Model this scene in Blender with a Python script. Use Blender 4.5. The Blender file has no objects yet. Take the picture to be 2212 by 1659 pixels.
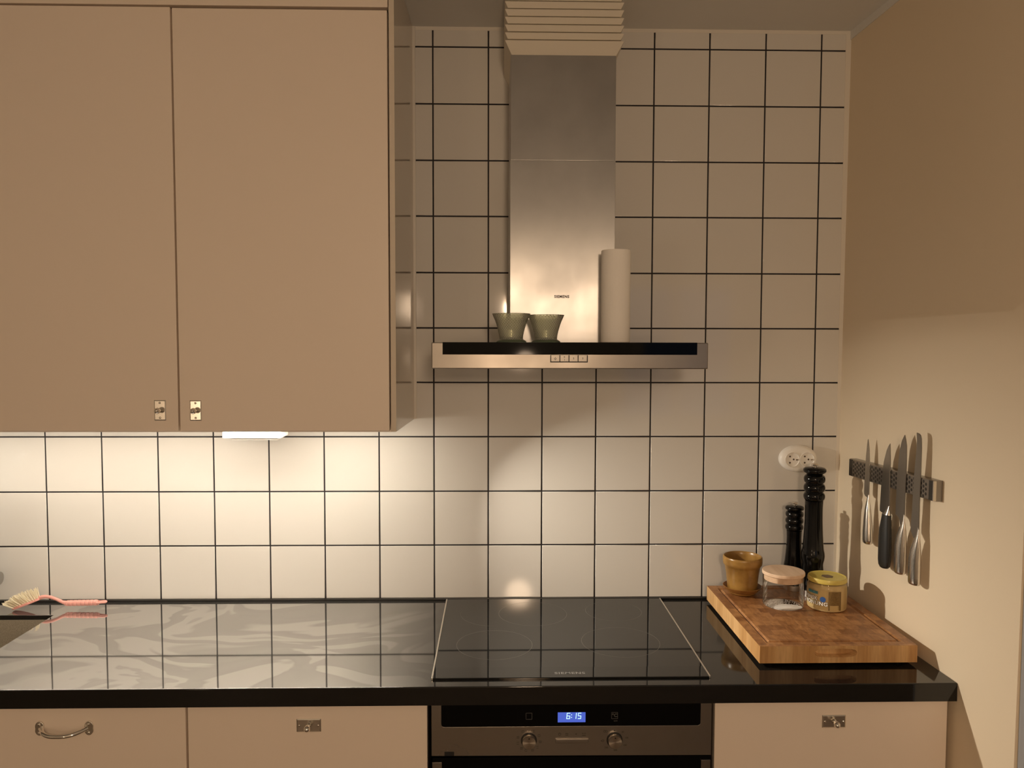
import bpy, bmesh, math, random
from mathutils import Vector, Matrix
random.seed(7)
PI = math.pi
SC = bpy.context.scene
COL = SC.collection

# ---------------------------------------------------------------- camera
F_PX = 1683.91
cam_d = bpy.data.cameras.new('camera')
cam_d.sensor_fit = 'HORIZONTAL'
cam_d.sensor_width = 36.0
cam_d.lens = 36.0 * F_PX / 2212.0
cam_d.clip_start = 0.05
cam = bpy.data.objects.new('camera', cam_d)
COL.objects.link(cam)
cam.matrix_world = Matrix(((0.99976349, -0.00082339, -0.02173202, 0.1729779),
                           (-0.02165836, 0.05274527, -0.99837312, -2.1758801),
                           (0.00196831, 0.99860767, 0.0527147, 1.6271309),
                           (0, 0, 0, 1)))
SC.camera = cam

# ---------------------------------------------------------------- world, room lamps, exposure
W = bpy.data.worlds.new('world')
SC.world = W
W.use_nodes = True
W.node_tree.nodes['Background'].inputs['Color'].default_value = (0.02, 0.025, 0.035, 1)
W.node_tree.nodes['Background'].inputs['Strength'].default_value = 0.3


def point(name, loc, power, color, radius):
    l = bpy.data.lights.new(name, 'POINT')
    l.energy = power
    l.color = color
    l.shadow_soft_size = radius
    o = bpy.data.objects.new(name, l)
    o.location = loc
    COL.objects.link(o)
    return o


LAMP = (0.33, -2.95, 1.85)
point('pendant_light', LAMP, 46, (1.0, 0.715, 0.475), 0.085)
point('table_light', (0.36, -3.6, 1.515), 7, (1.0, 0.715, 0.475), 0.06)
point('rear_left_fill', (-1.6, -3.85, 1.25), 11, (1.0, 0.72, 0.48), 0.06)  # unseen fill, added to light the rear wall mirrored in the knob plates
LED_COLOR = (1.0, 0.89, 0.735)
LED_STRENGTH = 31.0
END_FILL_POWER = 4.1

SC.view_settings.view_transform = 'Standard'
SC.view_settings.look = 'None'
SC.view_settings.gamma = 1.0
SC.view_settings.use_curve_mapping = False
SC.view_settings.exposure = 0.0
SC.cycles.use_denoising = True
SC.cycles.max_bounces = 12
SC.cycles.diffuse_bounces = 6
SC.cycles.glossy_bounces = 6
SC.cycles.transparent_max_bounces = 16
SC.cycles.sample_clamp_indirect = 6.0
SC.cycles.blur_glossy = 0.5


# ---------------------------------------------------------------- geometry helpers
class B:
    """collects shapes (world coordinates) for ONE mesh object"""

    def __init__(self):
        self.bm = bmesh.new()

    def _take(self, t):
        me = bpy.data.meshes.new('tmp')
        t.to_mesh(me)
        t.free()
        self.bm.from_mesh(me)
        bpy.data.meshes.remove(me)
        return self

    def box(self, x0, x1, y0, y1, z0, z1, bev=0.0, seg=2):
        t = bmesh.new()
        bmesh.ops.create_cube(t, size=1.0)
        for v in t.verts:
            v.co = Vector(((x0 + x1) / 2 + v.co.x * (x1 - x0), (y0 + y1) / 2 + v.co.y * (y1 - y0), (z0 + z1) / 2 + v.co.z * (z1 - z0)))
        if bev > 0:
            bmesh.ops.bevel(t, geom=t.edges[:], offset=bev, segments=seg, profile=0.5, affect='EDGES', clamp_overlap=True)
        return self._take(t)

    def lathe(self, prof, c, n=40, axis='Z', rot=None):
        """prof: list of (radius, height) from one end to the other"""
        t = bmesh.new()
        rings = []
        for r, h in prof:
            if r < 1e-6:
                rings.append([t.verts.new((0, 0, h))])
            else:
                rings.append([t.verts.new((r * math.cos(2 * PI * i / n), r * math.sin(2 * PI * i / n), h)) for i in range(n)])
        for a, b in zip(rings, rings[1:]):
            for i in range(n):
                j = (i + 1) % n
                if len(a) == 1 and len(b) == 1:
                    continue
                if len(a) == 1:
                    t.faces.new((a[0], b[j], b[i]))
                elif len(b) == 1:
                    t.faces.new((a[i], a[j], b[0]))
                else:
                    t.faces.new((a[i], a[j], b[j], b[i]))
        m = Matrix.Identity(4)
        if axis == 'Y':      # height grows towards the viewer (-y)
            m = Matrix.Rotation(PI / 2, 4, 'X')
        elif axis == 'X':
            m = Matrix.Rotation(PI / 2, 4, 'Y')
        if rot is not None:
            m = rot.to_4x4()
        m = Matrix.Translation(c) @ m
        bmesh.ops.transform(t, matrix=m, verts=t.verts[:])
        bmesh.ops.recalc_face_normals(t, faces=t.faces[:])
        return self._take(t)

    def tube(self, pts, rad, n=12, sx=1.0):
        """round bar through pts; rad a number or one per point"""
        t = bmesh.new()
        pts = [Vector(p) for p in pts]
        rr = rad if isinstance(rad, (list, tuple)) else [rad] * len(pts)
        rings = []
        up = None
        for i, p in enumerate(pts):
            d = (pts[min(i + 1, len(pts) - 1)] - pts[max(i - 1, 0)]).normalized()
            if up is None:
                up = Vector((0, 0, 1)) if abs(d.z) < 0.9 else Vector((1, 0, 0))
            a = d.cross(up).normalized()
            b = a.cross(d).normalized()
            up = b
            rings.append([t.verts.new(p + (a * math.cos(2 * PI * k / n) * sx + b * math.sin(2 * PI * k / n)) * rr[i]) for k in range(n)])
        for a, b in zip(rings, rings[1:]):
            for k in range(n):
                t.faces.new((a[k], a[(k + 1) % n], b[(k + 1) % n], b[k]))
        t.faces.new(rings[0][::-1])
        t.faces.new(rings[-1])
        bmesh.ops.recalc_face_normals(t, faces=t.faces[:])
        return self._take(t)

    def prism(self, poly, lo, hi, plane='XZ', bev=0.0, seg=2):
        """flat outline pulled from lo to hi along the third axis"""
        t = bmesh.new()

        def P(a, b, c):
            return (a, c, b) if plane == 'XZ' else (a, b, c) if plane == 'XY' else (c, a, b)
        v0 = [t.verts.new(P(a, b, lo)) for a, b in poly]
        v1 = [t.verts.new(P(a, b, hi)) for a, b in poly]
        t.faces.new(v0)
        t.faces.new(v1)
        n = len(poly)
        for i in range(n):
            t.faces.new((v0[i], v0[(i + 1) % n], v1[(i + 1) % n], v1[i]))
        bmesh.ops.recalc_face_normals(t, faces=t.faces[:])
        if bev > 0:
            bmesh.ops.bevel(t, geom=t.edges[:], offset=bev, segments=seg, profile=0.5, affect='EDGES', clamp_overlap=True)
        return self._take(t)

    def hexa(self, p):
        """eight corners: four of the lower ring, then four of the upper one"""
        t = bmesh.new()
        v = [t.verts.new(q) for q in p]
        for f in ((0, 1, 2, 3), (4, 5, 6, 7), (0, 1, 5, 4), (1, 2, 6, 5), (2, 3, 7, 6), (3, 0, 4, 7)):
            t.faces.new([v[i] for i in f])
        bmesh.ops.recalc_face_normals(t, faces=t.faces[:])
        return self._take(t)

    def ball(self, c, r, n=20):
        t = bmesh.new()
        bmesh.ops.create_uvsphere(t, u_segments=n, v_segments=n // 2 + 2, radius=r)
        bmesh.ops.translate(t, vec=Vector(c), verts=t.verts[:])
        return self._take(t)

    def text(self, body, size, fn, depth=0.0002, bold=0.0, spacing=1.0, align='CENTER'):
        """flat lettering; fn maps the text plane (u, v, thickness) to the world"""
        cu = bpy.data.curves.new('lettering', 'FONT')
        cu.body = body
        cu.size = size
        cu.extrude = depth
        cu.offset = bold
        cu.space_character = spacing
        cu.align_x = align
        cu.align_y = 'CENTER'
        cu.resolution_u = 3
        ob = bpy.data.objects.new('lettering', cu)
        COL.objects.link(ob)
        dg = bpy.context.evaluated_depsgraph_get()
        me = bpy.data.meshes.new_from_object(ob.evaluated_get(dg))
        bpy.data.objects.remove(ob)
        bpy.data.curves.remove(cu)
        for v in me.vertices:
            v.co = fn(*v.co)
        self.bm.from_mesh(me)
        bpy.data.meshes.remove(me)
        return self

    def ring(self, c, r, w, n=48, axis='Z', h=0.0003):
        return self.lathe([(r - w / 2, 0), (r + w / 2, 0), (r + w / 2, h), (r - w / 2, h), (r - w / 2, 0)], c, n, axis)


def face_y(x, y, z):
    """text plane facing the viewer, at height z, column x, standing on plane y"""
    return lambda u, v, t: Vector((x + u, y - t, z + v))


def base(o):
    return Vector(o['_base']) if o is not None else Vector((0, 0, 0))


def obj(name, b, mat, parent=None, sharp=38, kind=None, label=None):
    me = bpy.data.meshes.new(name)
    off = base(parent)
    for v in b.bm.verts:
        v.co -= off
    bmesh.ops.recalc_face_normals(b.bm, faces=[])
    b.bm.to_mesh(me)
    b.bm.free()
    for p in me.polygons:
        p.use_smooth = True
    me.set_sharp_from_angle(angle=math.radians(sharp))
    me.materials.append(mat)
    o = bpy.data.objects.new(name, me)
    COL.objects.link(o)
    wn = o.modifiers.new('weighted_normals', 'WEIGHTED_NORMAL')
    wn.mode = 'FACE_AREA'
    wn.keep_sharp = True
    wn.weight = 100
    o['_base'] = tuple(off)
    if parent is not None:
        o.parent = parent
    if kind:
        o['kind'] = kind
    if label:
        o['label'] = label
    return o


def thing(name, label, cat, loc, group=None):
    o = bpy.data.objects.new(name, None)
    o.empty_display_size = 0.05
    COL.objects.link(o)
    o.location = loc
    o['_base'] = tuple(loc)
    o['label'] = label
    o['category'] = cat
    if group:
        o['group'] = group
    return o


def tag(o, label, cat, group=None):
    o['label'] = label
    o['category'] = cat
    if group:
        o['group'] = group
    return o


# ---------------------------------------------------------------- materials
def mat(name, color, rough=0.5, metal=0.0, **k):
    m = bpy.data.materials.new(name)
    m.use_nodes = True
    p = m.node_tree.nodes['Principled BSDF']
    p.inputs['Base Color'].default_value = (*color, 1)
    p.inputs['Roughness'].default_value = rough
    p.inputs['Metallic'].default_value = metal
    for a, v in k.items():
        p.inputs[a.replace('_', ' ')].default_value = v
    return m


class N:
    """tiny node-tree helper on a material"""

    def __init__(self, m):
        self.m = m
        self.t = m.node_tree
        self.p = self.t.nodes.get('Principled BSDF')
        self.co = self.t.nodes.new('ShaderNodeTexCoord').outputs['Object']

    def n(self, kind, **k):
        nd = self.t.nodes.new('ShaderNode' + kind)
        for a, v in k.items():
            if a in nd.inputs:
                if hasattr(v, 'is_output'):
                    self.t.links.new(v, nd.inputs[a])
                else:
                    nd.inputs[a].default_value = v
            else:
                setattr(nd, a, v)
        return nd

    def map(self, sx, sy, sz, src=None, rot=(0, 0, 0)):
        nd = self.t.nodes.new('ShaderNodeMapping')
        nd.inputs['Scale'].default_value = (sx, sy, sz)
        nd.inputs['Rotation'].default_value = rot
        self.t.links.new(src or self.co, nd.inputs['Vector'])
        return nd.outputs['Vector']

    def noise(self, scale, detail=3, vec=None, rough=0.5, dist=0.0):
        nd = self.t.nodes.new('ShaderNodeTexNoise')
        nd.inputs['Scale'].default_value = scale
        nd.inputs['Detail'].default_value = detail
        nd.inputs['Roughness'].default_value = rough
        nd.inputs['Distortion'].default_value = dist
        self.t.links.new(vec or self.co, nd.inputs['Vector'])
        return nd.outputs['Fac']

    def ramp(self, fac, stops):
        nd = self.t.nodes.new('ShaderNodeValToRGB')
        e = nd.color_ramp.elements
        while len(e) < len(stops):
            e.new(0.5)
        for el, (pos, c) in zip(e, stops):
            el.position = pos
            el.color = (*c, 1) if len(c) == 3 else c
        self.t.links.new(fac, nd.inputs['Fac'])
        return nd.outputs['Color']

    def to(self, out, inp):
        self.t.links.new(out, self.p.inputs[inp])
        return self

    def bump(self, h, strength, dist=0.001):
        nd = self.t.nodes.new('ShaderNodeBump')
        nd.inputs['Strength'].default_value = strength
        nd.inputs['Distance'].default_value = dist
        self.t.links.new(h, nd.inputs['Height'])
        self.t.links.new(nd.outputs['Normal'], self.p.inputs['Normal'])
        return self

    def math(self, op, a, b=None, c=None):
        nd = self.t.nodes.new('ShaderNodeMath')
        nd.operation = op
        for i, v in enumerate((a, b, c)):
            if v is None:
                continue
            if hasattr(v, 'is_output'):
                self.t.links.new(v, nd.inputs[i])
            else:
                nd.inputs[i].default_value = v
        return nd.outputs[0]


def grey(v):
    return (v, v, v)


# tiles, grout, paint
M_TILE = mat('glazed_tile', (0.70, 0.68, 0.64), 0.06, IOR=1.5)
q = N(M_TILE)
q.bump(q.noise(9, 1), 0.006, 0.001)
M_GROUT = mat('dark_grout', (0.012, 0.010, 0.013), 0.75)
M_CAULK = mat('white_caulk', (0.74, 0.70, 0.63), 0.45)
M_SEAL = mat('black_sealant', (0.010, 0.010, 0.010), 0.3)
M_WALL = mat('peach_wall_paint', (0.78, 0.665, 0.50), 0.62)
q = N(M_WALL)
q.bump(q.noise(160, 3), 0.10, 0.0006)
M_CEIL = mat('ceiling_paint', (0.74, 0.74, 0.72), 0.85)
M_ROOM = mat('room_paint', (0.62, 0.60, 0.55), 0.8)
M_JAMB = mat('grey_jamb_paint', (0.30, 0.30, 0.31), 0.6)
M_FLOOR = mat('floor_oak', (0.17, 0.10, 0.055), 0.5)
q = N(M_FLOOR)
q.to(q.ramp(q.noise(6, 4, q.map(0.6, 6, 1)), [(0.3, (0.10, 0.075, 0.055)), (0.7, (0.18, 0.135, 0.10))]), 'Base Color')
M_DOOR = mat('cabinet_paint', (0.82, 0.715, 0.61), 0.42)
q = N(M_DOOR)
q.bump(q.noise(420, 2), 0.05, 0.0003)
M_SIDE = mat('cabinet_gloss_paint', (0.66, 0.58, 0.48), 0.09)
M_DARKGAP = mat('carcass_gap_shade', (0.05, 0.03, 0.022), 0.7)  # dark colour stands in for the shade in the gaps between fronts

# metals
M_CHROME = mat('chrome', (0.84, 0.80, 0.74), 0.10, 1.0)

M_PLATE = mat('satin_chrome', (0.86, 0.82, 0.75), 0.22, 1.0)


def steel(name, col, rough, aniso, axis, marks=True):
    m = mat(name, col, rough, 1.0, Anisotropic=aniso)
    q = N(m)
    tg = q.t.nodes.new('ShaderNodeTangent')
    tg.direction_type = 'RADIAL'
    tg.axis = axis
    q.t.links.new(tg.outputs['Tangent'], q.p.inputs['Tangent'])
    if marks:
        a = q.noise(7, 4)
        q.to(q.ramp(a, [(0.35, tuple(c * 0.86 for c in col)), (0.65, col)]), 'Base Color')
        q.to(q.ramp(a, [(0.3, grey(rough * 1.15)), (0.7, grey(rough * 0.9))]), 'Roughness')
    return m


M_STEEL = steel('brushed_steel', (0.56, 0.555, 0.545), 0.37, 0.86, 'Z')
M_STEELF = steel('front_steel', (0.34, 0.31, 0.275), 0.36, 0.5, 'X')
M_OVENST = steel('oven_steel', (0.34, 0.31, 0.275), 0.30, 0.4, 'X')
M_BLADE = mat('blade_steel', (0.42, 0.40, 0.37), 0.26, 1.0)
M_BLADED = mat('dark_blade_steel', (0.30, 0.285, 0.265), 0.30, 1.0)
M_HANDLE = mat('dimpled_handle_steel', (0.62, 0.59, 0.55), 0.22, 1.0)
q = N(M_HANDLE)
sx = q.t.nodes.new('ShaderNodeSeparateXYZ')
q.t.links.new(q.co, sx.inputs[0])
P2 = 2 * PI / 0.0052
su = q.math('SINE', q.math('MULTIPLY', q.math('ADD', sx.outputs['Y'], q.math('MULTIPLY', sx.outputs['Z'], 0.8)), P2))
sv = q.math('SINE', q.math('MULTIPLY', q.math('SUBTRACT', sx.outputs['Y'], q.math('MULTIPLY', sx.outputs['Z'], 0.8)), P2))
gm = q.t.nodes.new('ShaderNodeNewGeometry')
sn = q.t.nodes.new('ShaderNodeSeparateXYZ')
q.t.links.new(gm.outputs['Normal'], sn.inputs[0])
side = q.math('GREATER_THAN', sn.outputs['Y'], -0.72)      # only the inner half of the grip is dimpled
dots = q.ramp(q.math('MULTIPLY', q.math('MULTIPLY', su, sv), side), [(0.30, grey(1.0)), (0.45, grey(0.0))])
mx = q.n('MixRGB')
q.t.links.new(dots, mx.inputs['Fac'])
mx.inputs['Color1'].default_value = (0.03, 0.027, 0.025, 1)
mx.inputs['Color2'].default_value = (0.70, 0.66, 0.61, 1)
q.to(mx.outputs['Color'], 'Base Color')

# stone, glass, plastics
M_STONE = mat('polished_black_stone', (0.012, 0.011, 0.010), 0.05, IOR=1.52)
q = N(M_STONE)
sw = q.noise(1.7, 2, q.map(1.0, 1.5, 1))
vm = q.t.nodes.new('ShaderNodeVectorMath')
vm.operation = 'MULTIPLY_ADD'
q.t.links.new(sw, vm.inputs[0])
vm.inputs[1].default_value = (0.9, 0.7, 0)
q.t.links.new(q.co, vm.inputs[2])
sm = q.noise(1.9, 3.0, q.map(1.0, 1.8, 1, vm.outputs['Vector']), 0.5, 1.1)
mask = q.ramp(sm, [(0.440, grey(1.0)), (0.462, grey(0.68)), (0.535, grey(0.74)), (0.548, grey(1.0)), (0.60, grey(0.97)), (0.612, grey(0.76)), (0.66, grey(0.85))])
sx = q.t.nodes.new('ShaderNodeSeparateXYZ')
q.t.links.new(q.co, sx.inputs[0])
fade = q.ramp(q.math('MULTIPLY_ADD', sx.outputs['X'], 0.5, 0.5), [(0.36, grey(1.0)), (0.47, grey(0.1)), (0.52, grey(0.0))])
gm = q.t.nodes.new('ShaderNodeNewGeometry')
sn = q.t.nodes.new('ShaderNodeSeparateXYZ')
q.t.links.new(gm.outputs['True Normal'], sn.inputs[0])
ontop = q.math('GREATER_THAN', sn.outputs['Z'], 0.9)       # smears and the added sheen lie on the upper face only
smear_sheen_mask = q.math('MULTIPLY', q.math('MULTIPLY', mask, fade), ontop)
smear_tone = q.math('MULTIPLY_ADD', smear_sheen_mask, 0.055, 0.010)
cc = q.t.nodes.new('ShaderNodeCombineColor')
q.t.links.new(smear_tone, cc.inputs[0])
q.t.links.new(q.math('MULTIPLY', smear_tone, 0.96), cc.inputs[1])
q.t.links.new(q.math('MULTIPLY', smear_tone, 0.90), cc.inputs[2])
q.to(cc.outputs[0], 'Base Color')
gl = q.t.nodes.new('ShaderNodeBsdfGlossy')
gl.inputs['Roughness'].default_value = 0.04
gl.inputs['Color'].default_value = (0.95, 0.95, 0.95, 1)
mxs = q.t.nodes.new('ShaderNodeMixShader')
q.t.links.new(q.math('MULTIPLY', smear_sheen_mask, 0.56), mxs.inputs[0])  # mirror layer put in on the left to brighten the reflected tiles
q.t.links.new(q.p.outputs[0], mxs.inputs[1])
q.t.links.new(gl.outputs[0], mxs.inputs[2])
q.t.links.new(mxs.outputs[0], q.t.nodes['Material Output'].inputs['Surface'])
M_HOB = mat('hob_glass', (0.008, 0.008, 0.008), 0.035, IOR=1.52)
M_BLACKGL = mat('black_gloss_glass', (0.003, 0.003, 0.003), 0.05, IOR=1.2)
M_MILL = mat('black_lacquer', (0.003, 0.003, 0.003), 0.11, IOR=1.4)
M_BLACKPL = mat('black_plastic', (0.012, 0.012, 0.012), 0.42)
M_PRINT = mat('dark_print', (0.012, 0.011, 0.010), 0.5)
M_PRINTG = mat('grey_print', (0.16, 0.155, 0.145), 0.5)
M_PRINTD = mat('dim_print', (0.09, 0.09, 0.085), 0.5)
M_WHITEPL = mat('white_plastic', (0.88, 0.86, 0.81), 0.32)
M_HOLE = mat('dark_hole', (0.06, 0.035, 0.02), 0.7)
M_BUTTON = mat('button_metal', (0.50, 0.46, 0.41), 0.4, 0.4)
M_ALU = mat('bright_trim', (0.78, 0.75, 0.69), 0.3, 1.0)
M_LOUV = mat('louvre_paint', (0.72, 0.665, 0.56), 0.5)


def emit(name, color, strength):
    m = bpy.data.materials.new(name)
    m.use_nodes = True
    t = m.node_tree
    t.nodes.remove(t.nodes['Principled BSDF'])
    e = t.nodes.new('ShaderNodeEmission')
    e.inputs['Color'].default_value = (*color, 1)
    e.inputs['Strength'].default_value = strength
    t.links.new(e.outputs[0], t.nodes['Material Output'].inputs['Surface'])
    return m


M_LED = emit('led_diffuser', LED_COLOR, LED_STRENGTH)
M_LEDR = emit('led_diffuser_bright', LED_COLOR, LED_STRENGTH * 1.75)
M_LCD = emit('clock_backlight', (0.085, 0.135, 0.60), 1.0)
M_DIGIT = emit('clock_digit', (0.62, 0.95, 1.0), 1.1)


def clear_glass(name, tint, refl=1.0, rough=0.02, diffuse=0.0, ior=1.33):
    m = bpy.data.materials.new(name)
    m.use_nodes = True
    t = m.node_tree
    t.nodes.remove(t.nodes['Principled BSDF'])
    tr = t.nodes.new('ShaderNodeBsdfTransparent')
    tr.inputs['Color'].default_value = (*tint, 1)
    gl = t.nodes.new('ShaderNodeBsdfGlossy')
    gl.inputs['Roughness'].default_value = rough
    gl.inputs['Color'].default_value = (1, 1, 1, 1)
    fr = t.nodes.new('ShaderNodeFresnel')
    fr.inputs['IOR'].default_value = ior
    mu = t.nodes.new('ShaderNodeMath')
    mu.operation = 'MULTIPLY'
    t.links.new(fr.outputs[0], mu.inputs[0])
    mu.inputs[1].default_value = refl
    mx = t.nodes.new('ShaderNodeMixShader')
    t.links.new(mu.outputs[0], mx.inputs[0])
    src = tr.outputs[0]
    if diffuse > 0:
        df = t.nodes.new('ShaderNodeBsdfTranslucent')
        df.inputs['Color'].default_value = (*tint, 1)
        d2 = t.nodes.new('ShaderNodeBsdfDiffuse')
        d2.inputs['Color'].default_value = (*tint, 1)
        a = t.nodes.new('ShaderNodeMixShader')
        a.inputs[0].default_value = 0.5
        t.links.new(df.outputs[0], a.inputs[1])
        t.links.new(d2.outputs[0], a.inputs[2])
        b = t.nodes.new('ShaderNodeMixShader')
        b.inputs[0].default_value = diffuse
        t.links.new(tr.outputs[0], b.inputs[1])
        t.links.new(a.outputs[0], b.inputs[2])
        src = b.outputs[0]
    t.links.new(src, mx.inputs[1])
    t.links.new(gl.outputs[0], mx.inputs[2])
    t.links.new(mx.outputs[0], t.nodes['Material Output'].inputs['Surface'])
    return m


M_JAR = clear_glass('jar_glass', (0.97, 0.965, 0.95), 0.9, 0.03, 0.0, 1.25)
M_CUP = clear_glass('green_pressed_glass', (0.93, 0.95, 0.86), 1.3, 0.08, 0.30)
tt = M_CUP.node_tree
tc = tt.nodes.new('ShaderNodeTexCoord')
sp = tt.nodes.new('ShaderNodeSeparateXYZ')
tt.links.new(tc.outputs['Object'], sp.inputs[0])


def tmath(op, a, b_):
    nd = tt.nodes.new('ShaderNodeMath')
    nd.operation = op
    for i, v in enumerate((a, b_)):
        if hasattr(v, 'is_output'):
            tt.links.new(v, nd.inputs[i])
        elif v is not None:
            nd.inputs[i].default_value = v
    return nd.outputs[0]


th_ = tmath('MULTIPLY', tmath('ARCTAN2', sp.outputs['Y'], sp.outputs['X']), 17.0)
zz_ = tmath('MULTIPLY', sp.outputs['Z'], 480.0)
rib_ = tmath('SUBTRACT', tmath('MULTIPLY', tmath('MINIMUM', tmath('ABSOLUTE', tmath('SINE', tmath('ADD', th_, zz_), None), None), tmath('ABSOLUTE', tmath('SINE', tmath('SUBTRACT', th_, zz_), None), None)), -1.6), -0.8)
for nd in tt.nodes:                            # the pressed ribs scatter more light than the flats
    if nd.type == 'MIX_SHADER' and not nd.inputs[0].is_linked and abs(nd.inputs[0].default_value - 0.30) < 1e-4:
        tt.links.new(tmath('MAXIMUM', tmath('MULTIPLY_ADD', rib_, 0.26), 0.06), nd.inputs[0])
        mad = nd.inputs[0].links[0].from_node.inputs[0].links[0].from_node
        mad.inputs[2].default_value = 0.34
bu_ = tt.nodes.new('ShaderNodeBump')
bu_.inputs['Strength'].default_value = 0.5
bu_.inputs['Distance'].default_value = 0.0006
tt.links.new(rib_, bu_.inputs['Height'])
for nd in tt.nodes:
    if nd.type in ('BSDF_GLOSSY', 'BSDF_DIFFUSE'):
        tt.links.new(bu_.outputs['Normal'], nd.inputs['Normal'])
M_CUPBASE = clear_glass('green_glass_foot', (0.45, 0.55, 0.40), 1.0, 0.05, 0.4)

# board, pots, food, textiles
M_BOARD = mat('end_grain_wood', (0.42, 0.20, 0.075), 0.42)
q = N(M_BOARD)
br = q.t.nodes.new('ShaderNodeTexBrick')
br.inputs['Color1'].default_value = (0.25, 0.108, 0.036, 1)
br.inputs['Color2'].default_value = (0.41, 0.205, 0.080, 1)
br.inputs['Mortar'].default_value = (0.20, 0.085, 0.03, 1)
br.inputs['Scale'].default_value = 1.0
br.inputs['Brick Width'].default_value = 0.040
br.inputs['Row Height'].default_value = 0.030
br.inputs['Mortar Size'].default_value = 0.0004
br.inputs['Bias'].default_value = 0.0
q.t.links.new(q.map(1, 1, 0.02), br.inputs['Vector'])
gr = q.noise(70, 5, q.map(1.0, 0.5, 0.05), 0.6, 0.8)
mx = q.n('MixRGB', blend_type='MULTIPLY')
mx.inputs['Fac'].default_value = 1.0
q.t.links.new(br.outputs['Color'], mx.inputs['Color1'])
q.t.links.new(q.ramp(gr, [(0.3, (0.62, 0.55, 0.5)), (0.65, (1.12, 1.1, 1.05))]), mx.inputs['Color2'])
q.to(mx.outputs['Color'], 'Base Color')
M_BOARDSIDE = mat('long_grain_wood', (0.60, 0.36, 0.16), 0.42)
q = N(M_BOARDSIDE)
st = q.noise(26, 1, q.map(1, 1, 0.02), 0.4)
gs = q.noise(150, 4, q.map(1, 1, 0.09), 0.6)
mx = q.n('MixRGB', blend_type='MULTIPLY')
mx.inputs['Fac'].default_value = 1.0
q.t.links.new(q.ramp(st, [(0.35, (0.50, 0.275, 0.105)), (0.62, (0.66, 0.415, 0.195))]), mx.inputs['Color1'])
q.t.links.new(q.ramp(gs, [(0.3, (0.80, 0.76, 0.7)), (0.65, (1.05, 1.05, 1.03))]), mx.inputs['Color2'])
q.to(mx.outputs['Color'], 'Base Color')
M_POT = mat('mustard_glaze', (0.30, 0.16, 0.035), 0.28)
q = N(M_POT)
q.to(q.ramp(q.noise(22, 4), [(0.35, (0.20, 0.10, 0.022)), (0.68, (0.36, 0.20, 0.05))]), 'Base Color')
M_SAUCER = mat('brown_glaze', (0.27, 0.125, 0.03), 0.33)
M_LIDWOOD = mat('pale_lid_wood', (0.70, 0.50, 0.34), 0.5)
q = N(M_LIDWOOD)
q.to(q.ramp(q.noise(60, 4, q.map(1, 0.12, 0.5)), [(0.3, (0.58, 0.39, 0.25)), (0.7, (0.76, 0.57, 0.41))]), 'Base Color')
M_SALT = mat('white_salt', (0.86, 0.84, 0.80), 0.8)
q = N(M_SALT)
q.bump(q.noise(900, 3), 0.6, 0.001)
M_HONEY = mat('creamed_honey', (0.66, 0.52, 0.27), 0.45)
M_HLID = mat('yellow_lid', (0.62, 0.50, 0.12), 0.3)
M_HBADGE = mat('brown_badge', (0.16, 0.105, 0.055), 0.45)
M_HBROWN = mat('brown_label', (0.17, 0.10, 0.028), 0.45)
q = N(M_HBROWN)
q.to(q.ramp(q.noise(900, 2, q.map(0.4, 0.4, 2.2)), [(0.42, (0.13, 0.075, 0.02)), (0.62, (0.25, 0.16, 0.05))]), 'Base Color')
M_HTEAL = mat('teal_label', (0.035, 0.17, 0.21), 0.4)
M_HBLUE = mat('blue_label', (0.03, 0.10, 0.33), 0.4)
M_HWHITE = mat('white_letter', (0.86, 0.83, 0.76), 0.45)
M_PAPER = mat('kitchen_paper', (0.90, 0.87, 0.82), 0.9)
q = N(M_PAPER)
vo = q.n('TexVoronoi', feature='F1', Scale=190.0)
q.t.links.new(q.co, vo.inputs['Vector'])
q.bump(vo.outputs['Distance'], 0.35, 0.001)
M_CARD = mat('cardboard', (0.35, 0.24, 0.15), 0.9)
M_PINK = mat('pink_plastic', (0.80, 0.38, 0.33), 0.38)
M_BRISTLE = mat('cream_bristle', (0.80, 0.73, 0.55), 0.6)
M_SINK = mat('sink_steel', (0.46, 0.42, 0.34), 0.42, 0.65)
q = N(M_SINK)
q.to(q.ramp(q.noise(420, 2), [(0.35, (0.38, 0.34, 0.27)), (0.7, (0.52, 0.47, 0.385))]), 'Base Color')
M_RACK = mat('rack_steel', (0.30, 0.275, 0.25), 0.32, 1.0)
M_RACKDARK = mat('rack_dark_band', (0.016, 0.013, 0.011), 0.4)
M_RACKEND = mat('rack_bright_edge', (0.72, 0.67, 0.60), 0.25, 1.0)


# ---------------------------------------------------------------- the setting
def wx(y, z):
    """the right wall leans and runs slightly outwards towards the viewer"""
    return 1.1465 + 0.0052 * (z - 0.95) - 0.036 * y


ZC = 2.487
YE = -0.737                                    # outer end of the right wall
b = B()
b.box(-2.7, 2.7, -4.3, 0.25, -0.05, 0.0)
o = obj('floor', b, M_FLOOR, kind='structure')
b = B()
b.box(-2.7, 2.7, -4.3, 0.25, ZC, ZC + 0.08)
o = obj('ceiling', b, M_CEIL, kind='structure')
b = B()
b.box(-2.7, 2.7, -4.4, -4.3005, 0, ZC)
obj('wall_rear', b, M_ROOM, kind='structure')
b = B()
b.box(-2.8, -2.7, -4.3, 0.25, 0, ZC)
obj('wall_left', b, M_ROOM, kind='structure')
b = B()
b.box(2.7, 2.8, -4.3, 0.25, 0, ZC)
obj('wall_hall', b, M_ROOM, kind='structure')

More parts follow.
